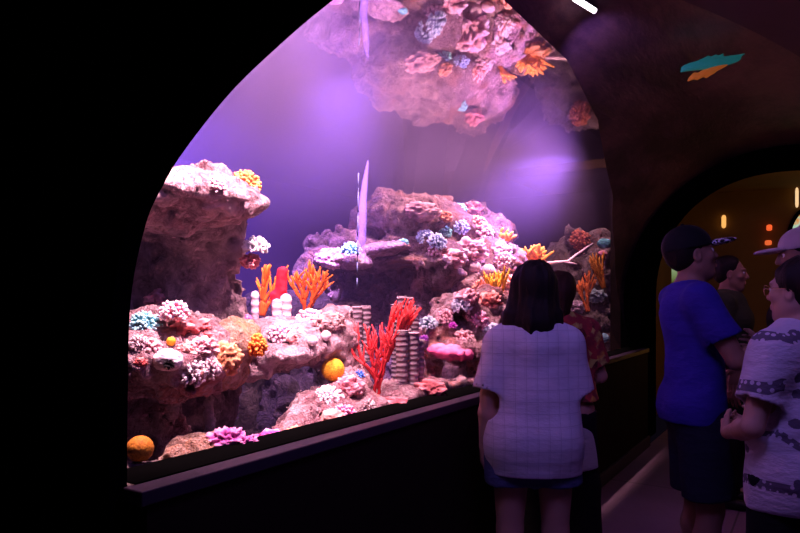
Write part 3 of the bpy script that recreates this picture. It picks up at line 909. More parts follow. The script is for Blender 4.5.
coral('clump', 350, 384, 14, 'rose red lump under the blue star anemone', base=(.55,.16,.2), tip=(.92,.5,.55))
coral('frill', 330, 396, 15, 'white short-branched coral below the yellow ball sponge', base=(.8,.6,.65), tip=(1,.95,.97), flat=.6)
coral('knob', 346, 414, 14, 'pink fingered coral behind the middle of the sill', base=(.75,.16,.36), tip=(1,.62,.76), n=90, fr=.12)
coral('clump', 331, 419, 13, 'peach smooth lump left of the pink fingered coral', base=(.8,.38,.32), tip=(1,.7,.62), amp=.12)
coral('clump', 296, 433, 10, 'pale orange crust at the sill right of the magenta clumps', base=(.8,.36,.2), tip=(1,.68,.5))
coral('clump', 392, 404, 13, 'dull red crust at the foot of the red sea fan', base=(.5,.12,.14), tip=(.85,.42,.44), sc=(1.5,1,.6))
coral('clump', 432, 391, 14, 'brick red crust to the right of the tube sponges', base=(.42,.10,.11), tip=(.75,.32,.33), sc=(1.3,1,.7))
coral('frill', 370, 408, 10, 'cream spiky coral rubble left of the red sea fan foot', base=(.4,.22,.22), tip=(.9,.74,.74))
# mound
coral('frill', 351, 247, 11, 'turquoise tufted coral on the left front of the mound', base=TED, tip=(.45,.85,.88), d=4.7)
coral('clump', 333, 257, 14, 'pink lumpy crust below the turquoise tuft', base=(.55,.26,.3), tip=(.92,.62,.66))
coral('frill', 345, 272, 11, 'pale lacy coral hanging under the mound ledge on the left', base=(.35,.2,.22), tip=(.85,.66,.7))
coral('clump', 404, 241, 5.5, 'small round turquoise coral on the middle of the mound', base=TED, tip=(.4,.8,.8), amp=.1)
coral('frill', 424, 236, 10, 'pale blue tufted coral on the mound, left of the blue group', base=(.3,.36,.55), tip=(.70,.80,.95))
coral('frill', 440, 241, 10, 'light blue tufted coral, lowest of the blue group on the mound', base=(.30,.38,.62), tip=(.72,.86,1))
coral('knob', 447, 232, 8, 'sea green knobby coral amid the blue group on the mound', base=(.10,.42,.42), tip=(.36,.80,.74))
coral('knob', 462, 226, 9, 'periwinkle blue knobby coral at the right of the blue group', base=(.25,.33,.7), tip=(.6,.7,1))
coral('knob', 463, 208, 7, 'teal knobby coral near the top right of the mound', base=TED, tip=(.35,.75,.75))
coral('clump', 446, 216, 8, 'rusty orange crust on the upper face of the mound', base=(.5,.16,.08), tip=(.85,.4,.25))
coral('clump', 475, 208, 9, 'wine red boulder coral on the top right of the mound', base=(.42,.10,.14), tip=(.72,.34,.38), sc=(1,1,.9))
coral('clump', 420, 212, 14, 'dusky pink crust high on the face of the mound', base=(.36,.16,.19), tip=(.7,.42,.46), sc=(1.3,1,.6))
coral('knob', 432, 252, 9, 'dusky rose coral below the pale blue tuft', base=(.35,.14,.17), tip=(.75,.45,.5), fr=.2, n=40)
# bright right tower
coral('clump', 470, 247, 15, 'large pale pink lumpy coral on the left of the bright tower', base=(.8,.42,.5), tip=(1,.82,.88), amp=.34)
coral('knob', 487, 233, 12, 'pink and white knobby coral on top of the bright tower', base=(.78,.35,.42), tip=(1,.85,.9))
coral('knob', 480, 222, 10, 'salmon knobby coral behind the top of the bright tower', base=(.7,.25,.25), tip=(.95,.6,.6))
coral('clump', 498, 250, 12, 'creamy white lump in the middle of the bright tower', base=(.85,.55,.6), tip=(1,.93,.95), amp=.3)
coral('knob', 504, 265, 11, 'white knobby coral on the right flank of the bright tower', base=(.85,.5,.5), tip=(1,.92,.92))
coral('clump', 453, 260, 12, 'rose pink lump bridging the mound and the bright tower', base=(.7,.3,.36), tip=(.98,.72,.76), amp=.34)
coral('ball', 476, 270, 6, 'pale oval sponge on the shaded face of the bright tower, left of two', cat='sponge', base=(.85,.6,.66), tip=(1,.85,.9))
coral('ball', 486, 272, 7, 'pale oval sponge on the shaded face of the bright tower, right of two', cat='sponge', base=(.85,.6,.66), tip=(1,.85,.9))
coral('clump', 532, 266, 10, 'orange-pink crust under the antler-like coral', base=(.8,.3,.12), tip=(1,.55,.3), d=6.05, sc=(1.5,1,.8))
coral('knob', 513, 282, 10, 'orange-pink knobby coral low on the right flank of the bright tower', base=(.85,.3,.16), tip=(1,.65,.45))
coral('clump', 470, 296, 11, 'pink crust above the pale blue tuft of the outcrop', base=(.75,.3,.36), tip=(1,.7,.74))
coral('knob', 482, 321, 11, 'bright pink knobby coral on the right of the outcrop', base=(.85,.22,.42), tip=(1,.62,.76))
coral('frill', 461, 302, 11, 'pale blue-white tufted coral crowning the outcrop hollow', base=(.5,.5,.66), tip=(.88,.92,1))
coral('frill', 428, 321, 10, 'grey-blue spiky coral to the left of the outcrop', base=(.30,.38,.46), tip=(.72,.84,.92), d=3.75)
coral('star', 424, 337, 5, 'small violet anemone below the grey-blue spiky coral', 'anemone', base=(.35,.05,.5), tip=(.75,.3,.9), d=3.7)
coral('star', 453, 324, 5, 'tiny magenta anemone in the hollow of the outcrop', 'anemone', base=(.6,.05,.6), tip=(.9,.3,.95), d=3.72)
coral('knob', 422, 350, 8, 'rust orange knobby coral left of the flat pink plate', base=(.55,.14,.08), tip=(.85,.4,.3), d=3.75)
coral('frill', 444, 316, 9, 'pink lacy coral at the left rim of the outcrop hollow', base=(.6,.2,.26), tip=(.97,.65,.7))
coral('frill', 466, 338, 12, 'rose lacy coral on the outcrop above the flat plate', base=(.6,.2,.24), tip=(.97,.68,.7))
coral('clump', 495, 331, 9, 'pale blue lump at the right edge of the outcrop', base=(.45,.48,.62), tip=(.85,.88,1))
coral('clump', 488, 300, 12, 'coral red lump between the outcrop and the bright tower', base=(.75,.2,.16), tip=(1,.55,.45))
# far end wall
coral('clump', 604, 243, 7, 'dull teal disc coral high on the far end wall', base=(.10,.36,.40), tip=(.22,.58,.60), amp=.08)
coral('clump', 602, 254, 5, 'small pink ball on the far end wall under the teal disc', base=(.65,.2,.26), tip=(.85,.42,.46), amp=.06)
coral('knob', 581, 241, 11, 'dark red knobby coral on top of the far end wall', base=(.42,.08,.05), tip=(.68,.22,.12))
coral('clump', 597, 296, 9, 'grey-teal lump in the middle of the far end wall', base=(.22,.30,.33), tip=(.42,.52,.54))
coral('clump', 577, 306, 9, 'dim lavender lump on the left of the far end wall', base=(.3,.2,.26), tip=(.55,.42,.5))
coral('clump', 603, 338, 7, 'pale blue-green lump at the bottom right of the far end wall', base=(.16,.36,.42), tip=(.35,.62,.68), amp=.1)

# flat pink plate coral
P, n, dep = seat(450, 352, 3.62)
f = Field((-.2, -.2, -.08), (.2, .2, .08), .006)
Rt = np.array([CT, ST, 0])
f.ell((0, 0, 0), (.135, .10, .040), .01, rot=[Rt, np.array([-ST, CT, 0]), np.array([0, 0, 1.0])])
f.noise(.012, 28, 3, 2, .03)
V, Q = f.surf(); me = make_mesh('plate_coral', V, Q); with_tip(me, np.clip(.5 + V[:, 2]*12, 0, 1))
o = add('plate_coral', me, coral_mat('plate', (.80, .10, .28), (1, .34, .52))); o.location = P; o.rotation_euler = (0, math.radians(8), 0)
tag(o, 'flat bright pink plate coral overhanging a dark hollow behind the sill', 'coral')

# sea fans
def sea_fan(px, py, hp, label, col, tip, d, seed, spread=.45, trunks=3, levels=4, thick=.011, lean=(0, 0, 1), name='sea_fan', depthj=.25, wig=.18):
    P = at(px, py, d); H = hp*d/FOC
    me = fan(name, H, spread, seed, thick, trunks, levels, (CT, ST, 0), lean, depthj, wig)
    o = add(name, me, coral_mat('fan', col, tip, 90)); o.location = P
    return tag(o, label, 'sea fan')
L_ = lambda a: (CT*a, ST*a, 1)
sea_fan(377, 400, 78, 'red branching sea fan standing in front of the tube sponges', (.55, .02, .03), (.95, .07, .08), 3.05, 5, .46, 4, 3, .0085, wig=.30)
sea_fan(385, 362, 64, 'straight red sea fan leaning right against the back tube sponges', (.6, .02, .03), (.98, .08, .07), 3.4, 8, .16, 4, 3, .0095, L_(.42), wig=.14)
sea_fan(306, 314, 54, 'broad orange sea fan behind the pink knobby coral', (.70, .08, .01), (.95, .20, .02), 3.7, 11, .42, 4, 3, .0105, wig=.30)
sea_fan(262, 316, 52, 'narrow orange sea fan behind the pale pillar sponges', (.72, .10, .01), (.95, .25, .02), 3.75, 14, .2, 3, 3, .0125, L_(.2))
sea_fan(497, 318, 52, 'yellow upright sea fan glowing beside the dark-haired visitor', (.95, .36, .01), (1, .58, .04), 5.05, 17, .13, 5, 3, .014, wig=.12)
sea_fan(477, 304, 27, 'salmon orange sea fan on the face of the bright tower', (.85, .2, .08), (1, .45, .25), 5.1, 20, .45, 3, 3, .012)
sea_fan(496, 345, 42, 'red-orange sea fan low beside the dark-haired visitor', (.8, .12, .02), (1, .36, .06), 4.9, 23, .35, 4, 3, .012)
sea_fan(604, 288, 36, 'golden drooping sea fan on the far end wall', (.6, .22, .02), (.85, .42, .05), 6.4, 26, .2, 4, 3, .014, L_(-.4), wig=.12)
sea_fan(588, 312, 42, 'dark orange sea fan below the golden one on the far end wall', (.5, .10, .02), (.72, .2, .04), 6.4, 29, .25, 3, 3, .014, L_(-.15))
sea_fan(500, 247, 20, 'orange-yellow stubby branching coral on the crest of the bright tower', (.85, .26, .02), (1, .42, .06), 5.9, 32, 1.3, 6, 2, .022, name='branching_coral', depthj=.6)
sea_fan(532, 266, 22, 'orange antler-like coral fanning out above the dark-haired visitor', (.85, .26, .02), (1, .42, .06), 6.0, 35, 1.9, 7, 2, .021, name='branching_coral', depthj=.7)
# bare white antler
m = MB(); q = 6.0/FOC
A2 = lambda dx, dy: (CT*dx*q, ST*dx*q, -dy*q)
m.tube([A2(-18, 6), A2(-4, 5), A2(6, 4), A2(14, -2), A2(24, -9), A2(31, -14)], [.014, .013, .012, .011, .009, .004], 7)
m.tube([A2(2, 4.4), A2(9, 6), A2(15, 7)], [.011, .009, .004], 7)
o = m.build('dead_branch', plain('bleached branch', (.82, .6, .62), .8)); o.location = at(562, 257, 6.0)
tag(o, 'bleached bare branch poking out to the right above the visitor', 'branch')

# sponges made of tubes: one child per tube
def sponge(name, label, tubes, col, d, hollow=True, cat='sponge'):
    """tubes: (px, top row, bottom row, radius px)"""
    b = N(name + ' skin'); v = b.coord('Object'); nz = b.noise(v, 26, 4)
    rg = b.math('SINE', b.math('MULTIPLY', b.math('ADD', b.sep(v)[2], b.math('MULTIPLY', nz, .012)), 250 if hollow else 160))
    cc = b.mix(b.ramp(rg, [(.0, 1), (.45, 0)]), col, [x*.5 for x in col]); cc = b.mix(b.math('MULTIPLY', nz, .5), cc, [x*.6 for x in col])
    mat = b.done(b.pbsdf(cc, .9, b.bump(b.math('ADD', b.math('MULTIPLY', rg, .5), nz), .6, .008), .1))
    root = empty(name, at(tubes[0][0], max(t[2] for t in tubes), d)); tag(root, label, cat)
    R0 = Vector(root.location)
    for i, (px, y0, y1, rp) in enumerate(tubes):
        dd = d + .03*((i*7) % 3 - 1)
        p0, p1 = at(px, y1, dd), at(px, y0, dd); H = p1[2]-p0[2]; R = rp*dd/FOC
        m = MB()
        if hollow: m.lathe(tube_profile(R, H, i+int(px)), (0, 0, 0), 18)
        else:
            m.lathe([(R*.85, 0), (R*.95, H*.2), (R*.82, H*.38), (R*1.0, H*.55), (R*.86, H*.68), (R*.98, H*.82), (R*.85, H*.93), (R*.5, H*.99), (R*.05, H*1.01)], (0, 0, 0), 18)
        o = m.build('tube' if hollow else 'column', mat, root); o.location = Vector(p0) - R0
    return root
TUB = (.40, .29, .35)
sponge('tube_sponge', 'lavender ridged tube sponge left of the red sea fan', [(357, 307, 366, 5.5), (366, 306, 362, 5), (351, 314, 368, 4.5)], TUB, 3.35)
sponge('tube_sponge', 'tall lavender tube sponge behind the leaning red sea fan', [(402, 297, 380, 5), (409, 298, 380, 4.5), (395, 305, 380, 4.5), (415, 306, 378, 4)], TUB, 3.6)
sponge('tube_sponge', 'lavender ridged tube sponge nearest the sill right of the red sea fan', [(402, 331, 396, 6.5), (413, 333, 394, 6.5), (421, 340, 392, 3.5)], (.44, .32, .36), 3.2)
sponge('column_sponge', 'thin pale column sponge left of the bright red sponge', [(255, 291, 320, 4.2)], (.9, .66, .78), 3.35, False)
sponge('column_sponge', 'stout pale column sponge pair in front of the bright red sponge', [(277, 299, 323, 5.5), (286, 294, 324, 6)], (.9, .66, .76), 3.3, False)
P = at(279, 312, 3.6); q = 3.6/FOC
f = Field((-.12, -.12, -.08), (.12, .12, .36), .006)
f.cone((0, 0, -.05), (CT*.02, ST*.02, 40*q), 6.5*q, 5.5*q, .02).cone((0, 0, 0), (-CT*.03, -ST*.03, 17*q), 5.5*q, 4.5*q, .03).noise(.006, 24, 2, 2, .05)
V, Q = f.surf(); o = add('finger_sponge', with_tip(make_mesh('finger_sponge', V, Q), np.full(len(V), .55)), coral_mat('finger', (.80, .01, .03), (.9, .06, .09)))
o.location = P; tag(o, 'bright red finger sponge standing between two orange sea fans', 'sponge')
# pale stalks
for px, y0, y1, w_, d, lb, col in ((210, 401, 440, 4.5, 2.45, 'white crusted stalk under the orange-crusted lobe on the left', (.85, .68, .72)),
                                (464, 362, 388, 4, 3.75, 'white crusted stalk below the pink plate coral', (.85, .65, .68)),
                                (485, 352, 396, 8, 3.8, 'cream crusted column right of the pink plate coral', (.72, .58, .54))):
    q = d/FOC; H = (y1-y0)*q
    f = Field((-.1, -.1, -.08), (.1, .1, H+.06), .006)
    f.cone((0, 0, -.04), (-.006, 0, H), w_*q*1.1, w_*q*.8, .02).noise(.012, 30, int(px), 3, .05).pits(.012, 50, 4, .2, .03)
    V, Q = f.surf(); o = add('crusted_stalk', make_mesh('crusted_stalk', V, Q), rock_mat('pale crust', [c*.5 for c in col], col, [min(1, c*1.2) for c in col], None, .5, 20)); o.location = at(px, y1, d)
    tag(o, lb, 'coral')
# ------------------------------------------------------------------ people
SK_L = skin_mat('warm skin', (.50, .27, .20)); SK_D = skin_mat('tanned skin', (.36, .18, .12))
HAIR = hair_mat('black hair', (.018, .010, .010)); HAIRB = hair_mat('dark brown hair', (.05, .02, .015))
def rotz(p, a): c, s_ = math.cos(a), math.sin(a); return (p[0]*c - p[1]*s_, p[0]*s_ + p[1]*c, p[2])
V3 = lambda *a: np.array(a, float)
def lerp(a, b, t): return V3(*a) + (V3(*b) - V3(*a))*t
def unit(v): v = V3(*v); return v/np.linalg.norm(v)

EYE = {}
def eye_mesh():
    if 'm' in EYE: return EYE['m']
    bm = bmesh.new(); bmesh.ops.create_uvsphere(bm, u_segments=16, v_segments=10, radius=.0125)
    me = bpy.data.meshes.new('eye'); bm.to_mesh(me); bm.free()
    b = N('eye'); x = b.sep(b.coord('Object'))
    c = b.ramp(b.math('MULTIPLY', b.math('ADD', x[1], .0125), 40), [(.0, (.75, .72, .7)), (.84, (.75, .72, .7)), (.87, (.05, .025, .01)), (.93, (.05, .025, .01)), (.95, (.003, .003, .003))], 'CONSTANT')
    me.materials.append(b.done(b.pbsdf(c, .15))); me.polygons.foreach_set('use_smooth', [True]*len(me.polygons)); EYE['m'] = me
    return me

class Body:
    """local frame: feet at the origin, facing +Y, +X is the person's right"""
    def __init__(s, label, loc, rz, H, female=False, girth=1.0, skin=SK_L, head_yaw=0, head_pitch=0, h=.0065):
        s.root = empty('person', loc, rz); tag(s.root, label, 'person')
        s.k = H/1.70; s.fem = female; s.g = girth; s.skin = skin; s.hy = head_yaw; s.hp = head_pitch; s.h = h
        k = s.k
        s.J = {}
        hw = .098 if female else .09; sw = .158 if female else .185
        for n, sx in (('r', 1), ('l', -1)):
            s.J['hip'+n] = V3(sx*hw*girth, 0, .90)*k; s.J['knee'+n] = V3(sx*(hw+.005), .015, .48)*k; s.J['ank'+n] = V3(sx*(hw+.01), -.02, .085)*k
            s.J['sho'+n] = V3(sx*sw*(.6+.4*girth), -.01, 1.362 if female else 1.385)*k; s.J['elb'+n] = V3(sx*(sw+.06*girth), -.02, 1.10)*k; s.J['wri'+n] = V3(sx*(sw+.075*girth), .05, .86)*k
        s.J['neck'] = V3(0, -.015, 1.43)*k; s.J['head'] = V3(0, .012, 1.585)*k
        s.hand = {'r': dict(d=(0, .15, -1), n=(-1, 0, 0), curl=.35), 'l': dict(d=(0, .15, -1), n=(1, 0, 0), curl=.35)}
    def hd(s, x, y, z):          # head-local (metres at 1.70 m, head centre origin) to body frame
        c, q = math.cos(s.hp), math.sin(s.hp)
        y, z = y*c - z*q, y*q + z*c
        c, q = math.cos(s.hy), math.sin(s.hy)
        x, y = x*c - y*q, x*q + y*c
        return s.J['head'] + V3(x, y, z)*s.k
    def torso(s, f, off=0.0, lo=.86, flat=True, loose=0.0, only=None):
        k, g = s.k, s.g
        sc = (1, 1.42, 1)
        def c(z0, z1, r0, r1, y0=0, y1=0, kk=.05, x=0):
            f.cone(V3(x, y0, z0)*k, V3(x, y1, z1)*k, (r0*g+off)*k, (r1*g+off)*k, kk, sc=sc)
        if s.fem:
            c(.90, .97, .165, .160); c(.97, 1.10, .155, .132+loose); c(1.10, 1.26, .132+loose, .150, 0, .005); c(1.26, 1.33, .150, .135, .005, -.005)
            for sx in (1, -1): f.ell(V3(sx*.072, .085*g, 1.235)*k, V3(.070, .062, .068)*k + off*k, .04)
            for sx in (1, -1): f.ell(V3(sx*.075, -.055*g, .90)*k, V3(.085, .085, .085)*k*g + off*k, .05)
        else:
            c(.92, .98, .150, .148); c(.98, 1.10, .146, .145+loose, 0, .01); c(1.10, 1.26, .145+loose, .168); c(1.26, 1.33, .168, .145, 0, -.01)
            for sx in (1, -1): f.ell(V3(sx*.07, -.045*g, .91)*k, V3(.08, .085, .085)*k*g + off*k, .05)
            for sx in (1, -1): f.ell(V3(sx*.075, .075, 1.27)*k, V3(.085, .05, .065)*k + off*k, .05)
        for n in 'lr':
            f.cone(V3(0, -.012, 1.375)*k, s.J['sho'+n], (.070+off)*k, (.058+off)*k, .05)
        f.cone(V3(0, -.012, 1.33)*k, V3(0, -.012, 1.41)*k, (.10+off)*k, (.06+off*.5)*k, .05)
    def arms(s, f, off=0.0, upto=2.0, slack=0.0):
        k = s.k; m = .90 if s.fem else 1.0; m *= (.75+.25*s.g)
        for n in 'lr':
            a, b, c = s.J['sho'+n], s.J['elb'+n], s.J['wri'+n]
            if upto >= 1:
                f.cone(a, lerp(a, b, .45), (.056*m+off)*k, (.050*m+off)*k, .03); f.cone(lerp(a, b, .45), b, (.050*m+off)*k, (.040*m+off)*k, .02)
                f.cone(b, lerp(b, c, .35), (.040*m+off)*k, (.042*m+off)*k, .015); f.cone(lerp(b, c, .35), c, (.042*m+off)*k, (.026*m+off)*k, .015)
            else:
                e = lerp(a, b, upto); d = unit(b-a)
                f.cone(a, e + d*.05*k, (.058*m+off)*k, (.054*m+off+slack)*k, .035, clip=(e, d))
    def legs(s, f, off=0.0, upto=2.0, flare=0.0):
        k = s.k; m = (1.06 if s.fem else 1.0)*(.7+.3*s.g)
        for n in 'lr':
            a, b, c = s.J['hip'+n], s.J['knee'+n], s.J['ank'+n]
            if upto >= 2:
                f.cone(a, b, (.090*m+off)*k, (.056*m+off+flare*.5)*k, .03)
                f.cone(b, lerp(b, c, .3) + V3(0, -.012, 0)*k, (.055*m+off+flare*.5)*k, (.056*m+off+flare*.7)*k, .02); f.cone(lerp(b, c, .3) + V3(0, -.012, 0)*k, c, (.056*m+off+flare*.7)*k, (.034*m+off+flare)*k, .02)
            elif upto > 1:
                f.cone(a, b, (.092*m+off)*k, (.062*m+off+flare)*k, .03); e = lerp(b, c, upto-1); d = unit(c-b)
                f.cone(b, e + d*.06*k, (.062*m+off+flare)*k, (.060*m+off+flare)*k, .03, clip=(e, d))
            else:
                e = lerp(a, b, upto); d = unit(b-a)
                f.cone(a, e + d*.08*k, (.095*m+off)*k, (.088*m+off+flare)*k, .03, clip=(e, d))
    def hands(s, f):
        k = s.k*(.94 if s.fem else 1.02)
        for nme in 'lr':
            H = s.hand[nme]; w = s.J['wri'+nme]; d = unit(H['d']); pn = V3(*H['n']); pn = unit(pn - d*(pn @ d))   # pn: palm faces this way
            lat = np.cross(d, pn)                                     # across the palm
            if H.get('flip', nme == 'l'): lat = -lat                  # towards the thumb
            curl = H['curl']
            K = []
            for i, (o, ln, rr) in enumerate(((.030, .070, .0088), (.010, .079, .0092), (-.011, .073, .0088), (-.030, .057, .0078))):
                kn = w + (d*(.092 - .006*abs(i-1)) + lat*o)*k
                f.cone(w + lat*o*.5*k + d*.015*k, kn, .0165*k, .0125*k, .012)
                p = kn; a = curl*(.55 + .12*i); dd = d
                for j, fr in enumerate((.45, .32, .23)):
                    dd = unit(d*math.cos(a) + pn*math.sin(a) + lat*o*.6)
                    q = p + dd*ln*fr*k
                    f.cone(p, q, rr*k*(1-.10*j), rr*k*(.90-.10*j), .004); p = q; a += curl*(.85 + .1*j)
            t0 = w + (d*.022 + lat*.022 + pn*.006)*k; t1 = t0 + unit(d*.62 + lat*.72 + pn*.35)*.042*k; t2 = t1 + unit(d*.85 + lat*.35 + pn*.40)*.032*k; t3 = t2 + unit(d*.95 + pn*.35)*.024*k
            f.cone(t0, t1, .0145*k, .0115*k, .012); f.cone(t1, t2, .0112*k, .0100*k, .005); f.cone(t2, t3, .0098*k, .0080*k, .004)
    def headshape(s, f):
        k = s.k; A = s.hd
        f.cone(s.J['neck'] - V3(0, 0, .06)*k, A(0, -.012, -.07), .056*k if s.fem else .062*k, .050*k if s.fem else .056*k, .03)
        f.ell(A(0, -.018, .030), V3(.074, .094, .090)*k, .03, rot=s._rot()); f.ell(A(0, .02, -.02), V3(.064, .072, .085)*k, .03, rot=s._rot())
        f.cone(A(0, .030, -.072), A(0, .058, -.096), .046*k, .024*k, .03)                  # jaw to chin
        for sx in (1, -1):
            f.cone(A(sx*.048, .0, -.055), A(sx*.022, .05, -.09), .022*k, .02*k, .03)
            f.ell(A(sx*.043, .058, -.018), V3(.024, .02, .02)*k, .02, rot=s._rot())        # cheek
            f.cone(A(sx*.012, .086, .030), A(sx*.045, .072, .030), .010*k, .008*k, .012)   # brow
            f.ell(A(sx*.031, .098, .006), V3(.017, .014, .011)*k, .008, 'sub', rot=s._rot())
            f.ell(A(sx*.076, -.006, -.006), V3(.009, .020, .031)*k, .006, rot=s._rot()); f.ell(A(sx*.083, -.002, -.004), V3(.006, .010, .018)*k, .004, 'sub', rot=s._rot())
        f.cone(A(0, .086, .015), A(0, .104, -.024), .008*k, .0115*k, .010); f.cone(A(-.010, .092, -.029), A(.010, .092, -.029), .0085*k, .0085*k, .006)   # nose
        f.cone(A(-.017, .088, -.056), A(.017, .088, -.056), .0065*k, .0065*k, .004); f.cone(A(-.014, .086, -.067), A(.014, .086, -.067), .0075*k, .0075*k, .003)   # lips
    def _rot(s):
        q = lambda v: unit(s.hd(*v) - s.J['head'])
        return [q((1, 0, 0)), q((0, 1, 0)), q((0, 0, 1))]
    def lohi(s, m=.12):
        P = np.array(list(s.J.values())); lo, hi = P.min(0), P.max(0)
        return (min(lo[0], -.2)-m-.1, lo[1]-m-.12, -.01), (max(hi[0], .2)+m+.1, hi[1]+m+.14, 1.74*s.k)
    def body(s, feet=True):
        lo, hi = s.lohi(); f = Field(lo, hi, s.h)
        s.torso(f); s.arms(f); s.legs(f); s.hands(f); s.headshape(f)
        for n in 'lr':
            a = s.J['ank'+n]; f.cone(a + V3(0, -.025, -.045)*s.k, a + V3(0, .11, -.055)*s.k, .034*s.k, .026*s.k, .03)
        f.build('body', s.skin, s.root)
        for sx in (1, -1):
            o = bpy.data.objects.new('eye', eye_mesh()); COL.objects.link(o); o.parent = s.root
            o.location = s.hd(sx*.031, .0745, .005); o.rotation_euler = (s.hp, 0, s.hy); o.scale = (s.k,)*3
    def shoes(s, mat, sole=None):
        for n in 'lr':
            a = s.J['ank'+n]; k = s.k
            f = Field(a + V3(-.09, -.12, -.09), a + V3(.09, .22, .04), .007)
            f.cone(a + V3(0, -.030, -.046)*k, a + V3(0, .115, -.055)*k, .041*k, .033*k, .03).cone(a + V3(0, -.012, 0)*k, a + V3(0, .01, -.05)*k, .045*k, .042*k, .03)
            f.cone(a + V3(0, .05, -.05)*k, a + V3(0, .15, -.058)*k, .038*k, .026*k, .02)
            f.cut((0, 0, .004), (0, 0, -1)); f.cut(a + V3(0, 0, -.005), (0, 0, 1))
            o = f.build('shoe', mat, s.root)
    def cloth(s, name, fn, mat, h=.008, noise=(.006, (9, 9, 5)), seed=1, lo=None, hi=None, parent=None):
        a, b = s.lohi(.16); f = Field(lo or a, hi or b, h); fn(f)
        if noise: f.noise(noise[0], noise[1], seed, 2, .06)
        return f.build(name, mat, parent or s.root)
    def tee(s, hem, sleeve=.55, off=.014, slack=.012, loose=.02, neck=.055, flare=0.0):
        k = s.k
        def fn(f):
            s.torso(f, off, loose=loose)
            f.cone(V3(0, 0, 1.05)*k, V3(0, 0, hem-.06)*k, (.150*s.g+off+loose*.6)*k, ((.166 if s.fem else .158)*s.g+off+flare)*k, .05, sc=(1, 1.36, 1))
            for sx in (1, -1): f.ell(V3(sx*.075, -.05*s.g, .90)*k, (V3(.088, .086, .10)*s.g + off + .004)*k, .08)
            s.arms(f, off, sleeve, slack)
            f.cone(s.J['neck'] + V3(0, .01, -.005)*k, s.J['neck'] + V3(0, .03, .16)*k, neck*k, (neck+.03)*k, .012, 'sub')
            f.cut((0, 0, hem*k), (0, 0, -1))
            for n in 'lr':
                a, b = s.J['sho'+n], s.J['elb'+n]; e = lerp(a, b, sleeve); d = unit(b-a); m = (.90 if s.fem else 1.0)*(.75+.25*s.g)
                f.cone(e - d*.05*k, e + d*.06*k, (.046*m+off)*k, (.050*m+off+slack)*k - .008, .004, 'sub')
            f.cone((0, 0, (hem-.03)*k), (0, 0, (hem+.035)*k), (.145*s.g+off)*k, (.13*s.g+off)*k, .004, 'sub', sc=(1, 1.36, 1))
        return fn
    def shorts(s, upto, off=.016, flare=.014, waist=.90):
        k = s.k
        def fn(f):
            s.legs(f, off, upto, flare)
            f.cone(V3(0, 0, .86)*k, V3(0, 0, waist)*k, (.158*s.g+off*.6)*k, (.150*s.g+off*.4)*k, .05, sc=(1, 1.4, 1))
            for sx in (1, -1): f.ell(V3(sx*.072, -.05*s.g, .90)*k, V3(.088, .086, .09)*k*s.g + off*.6*k, .05)
            f.cut((0, 0, (waist+.02)*k), (0, 0, 1))
            for n in 'lr':
                if upto < 2:
                    a, b = (s.J['hip'+n], s.J['knee'+n]) if upto <= 1 else (s.J['knee'+n], s.J['ank'+n]); e = lerp(a, b, upto if upto <= 1 else upto-1); d = unit(b-a)
                    m = (1.06 if s.fem else 1.0)*(.7+.3*s.g); r0 = (.070*m if upto <= 1 else .052*m)+off+flare*.6
                    f.cone(e - d*.04*k, e + d*.06*k, r0*k, (r0+.01)*k, .004, 'sub')
        return fn
    def hair(s, mat, fn, amp=.006, freq=(34, 34, 5), h=.006, seed=2, name='hair'):
        c = s.J['head']; f = Field(c + V3(-.2, -.22, -.36), c + V3(.2, .2, .2), h); fn(f)
        f.noise(amp, freq, seed, 2, .05)
        return f.build(name, mat, s.root)
    def short_hair(s, f, top=.118, back=-.03):
        A, k, R = s.hd, s.k, s._rot()
        f.ell(A(0, -.024, .042), V3(.082, .100, .090)*k, .02, rot=R); f.ell(A(0, -.038, .0), V3(.074, .072, .066)*k, .02, rot=R)
        f.cone(A(0, .10, .03), A(0, .13, -.12), .075*k, .075*k, .015, 'sub')
        for sx in (1, -1): f.ell(A(sx*.088, .03, -.03), V3(.03, .055, .045)*k, .01, 'sub', rot=R)
    def cap(s, mat, brimmat, lift=0):
        A, k, R = s.hd, s.k, s._rot(); c = s.J['head']
        f = Field(c + V3(-.24, -.24, -.1), c + V3(.24, .24, .22), .0055)
        f.ell(A(0, -.015, .040), V3(.090, .108, .098)*k, .01, rot=R)
        pl = A(0, 0, .030); n = -R[2]; f.cut(pl, n)
        f.ell(A(0, -.015, .018), V3(.080, .098, .090)*k, .004, 'sub', rot=R)
        crown = f.build('cap', mat, s.root)
        g = Field(c + V3(-.26, -.26, -.1), c + V3(.26, .26, .22), .005)
        g.ell(A(0, .118, .036), V3(.074, .085, .015)*k, .01, rot=R); g.ell(A(0, .02, .04), V3(.06, .085, .03)*k, .006, 'sub', rot=R)
        g.build('brim', brimmat, crown)
        bt = MB(); p = A(0, -.015, .138); bt.lathe([(.008*k, -.003*k), (.008*k, .003*k), (.004*k, .007*k)], tuple(p), 10)
        bt.build('button', mat, crown)

def yaw_to(px_from, ang): return ang

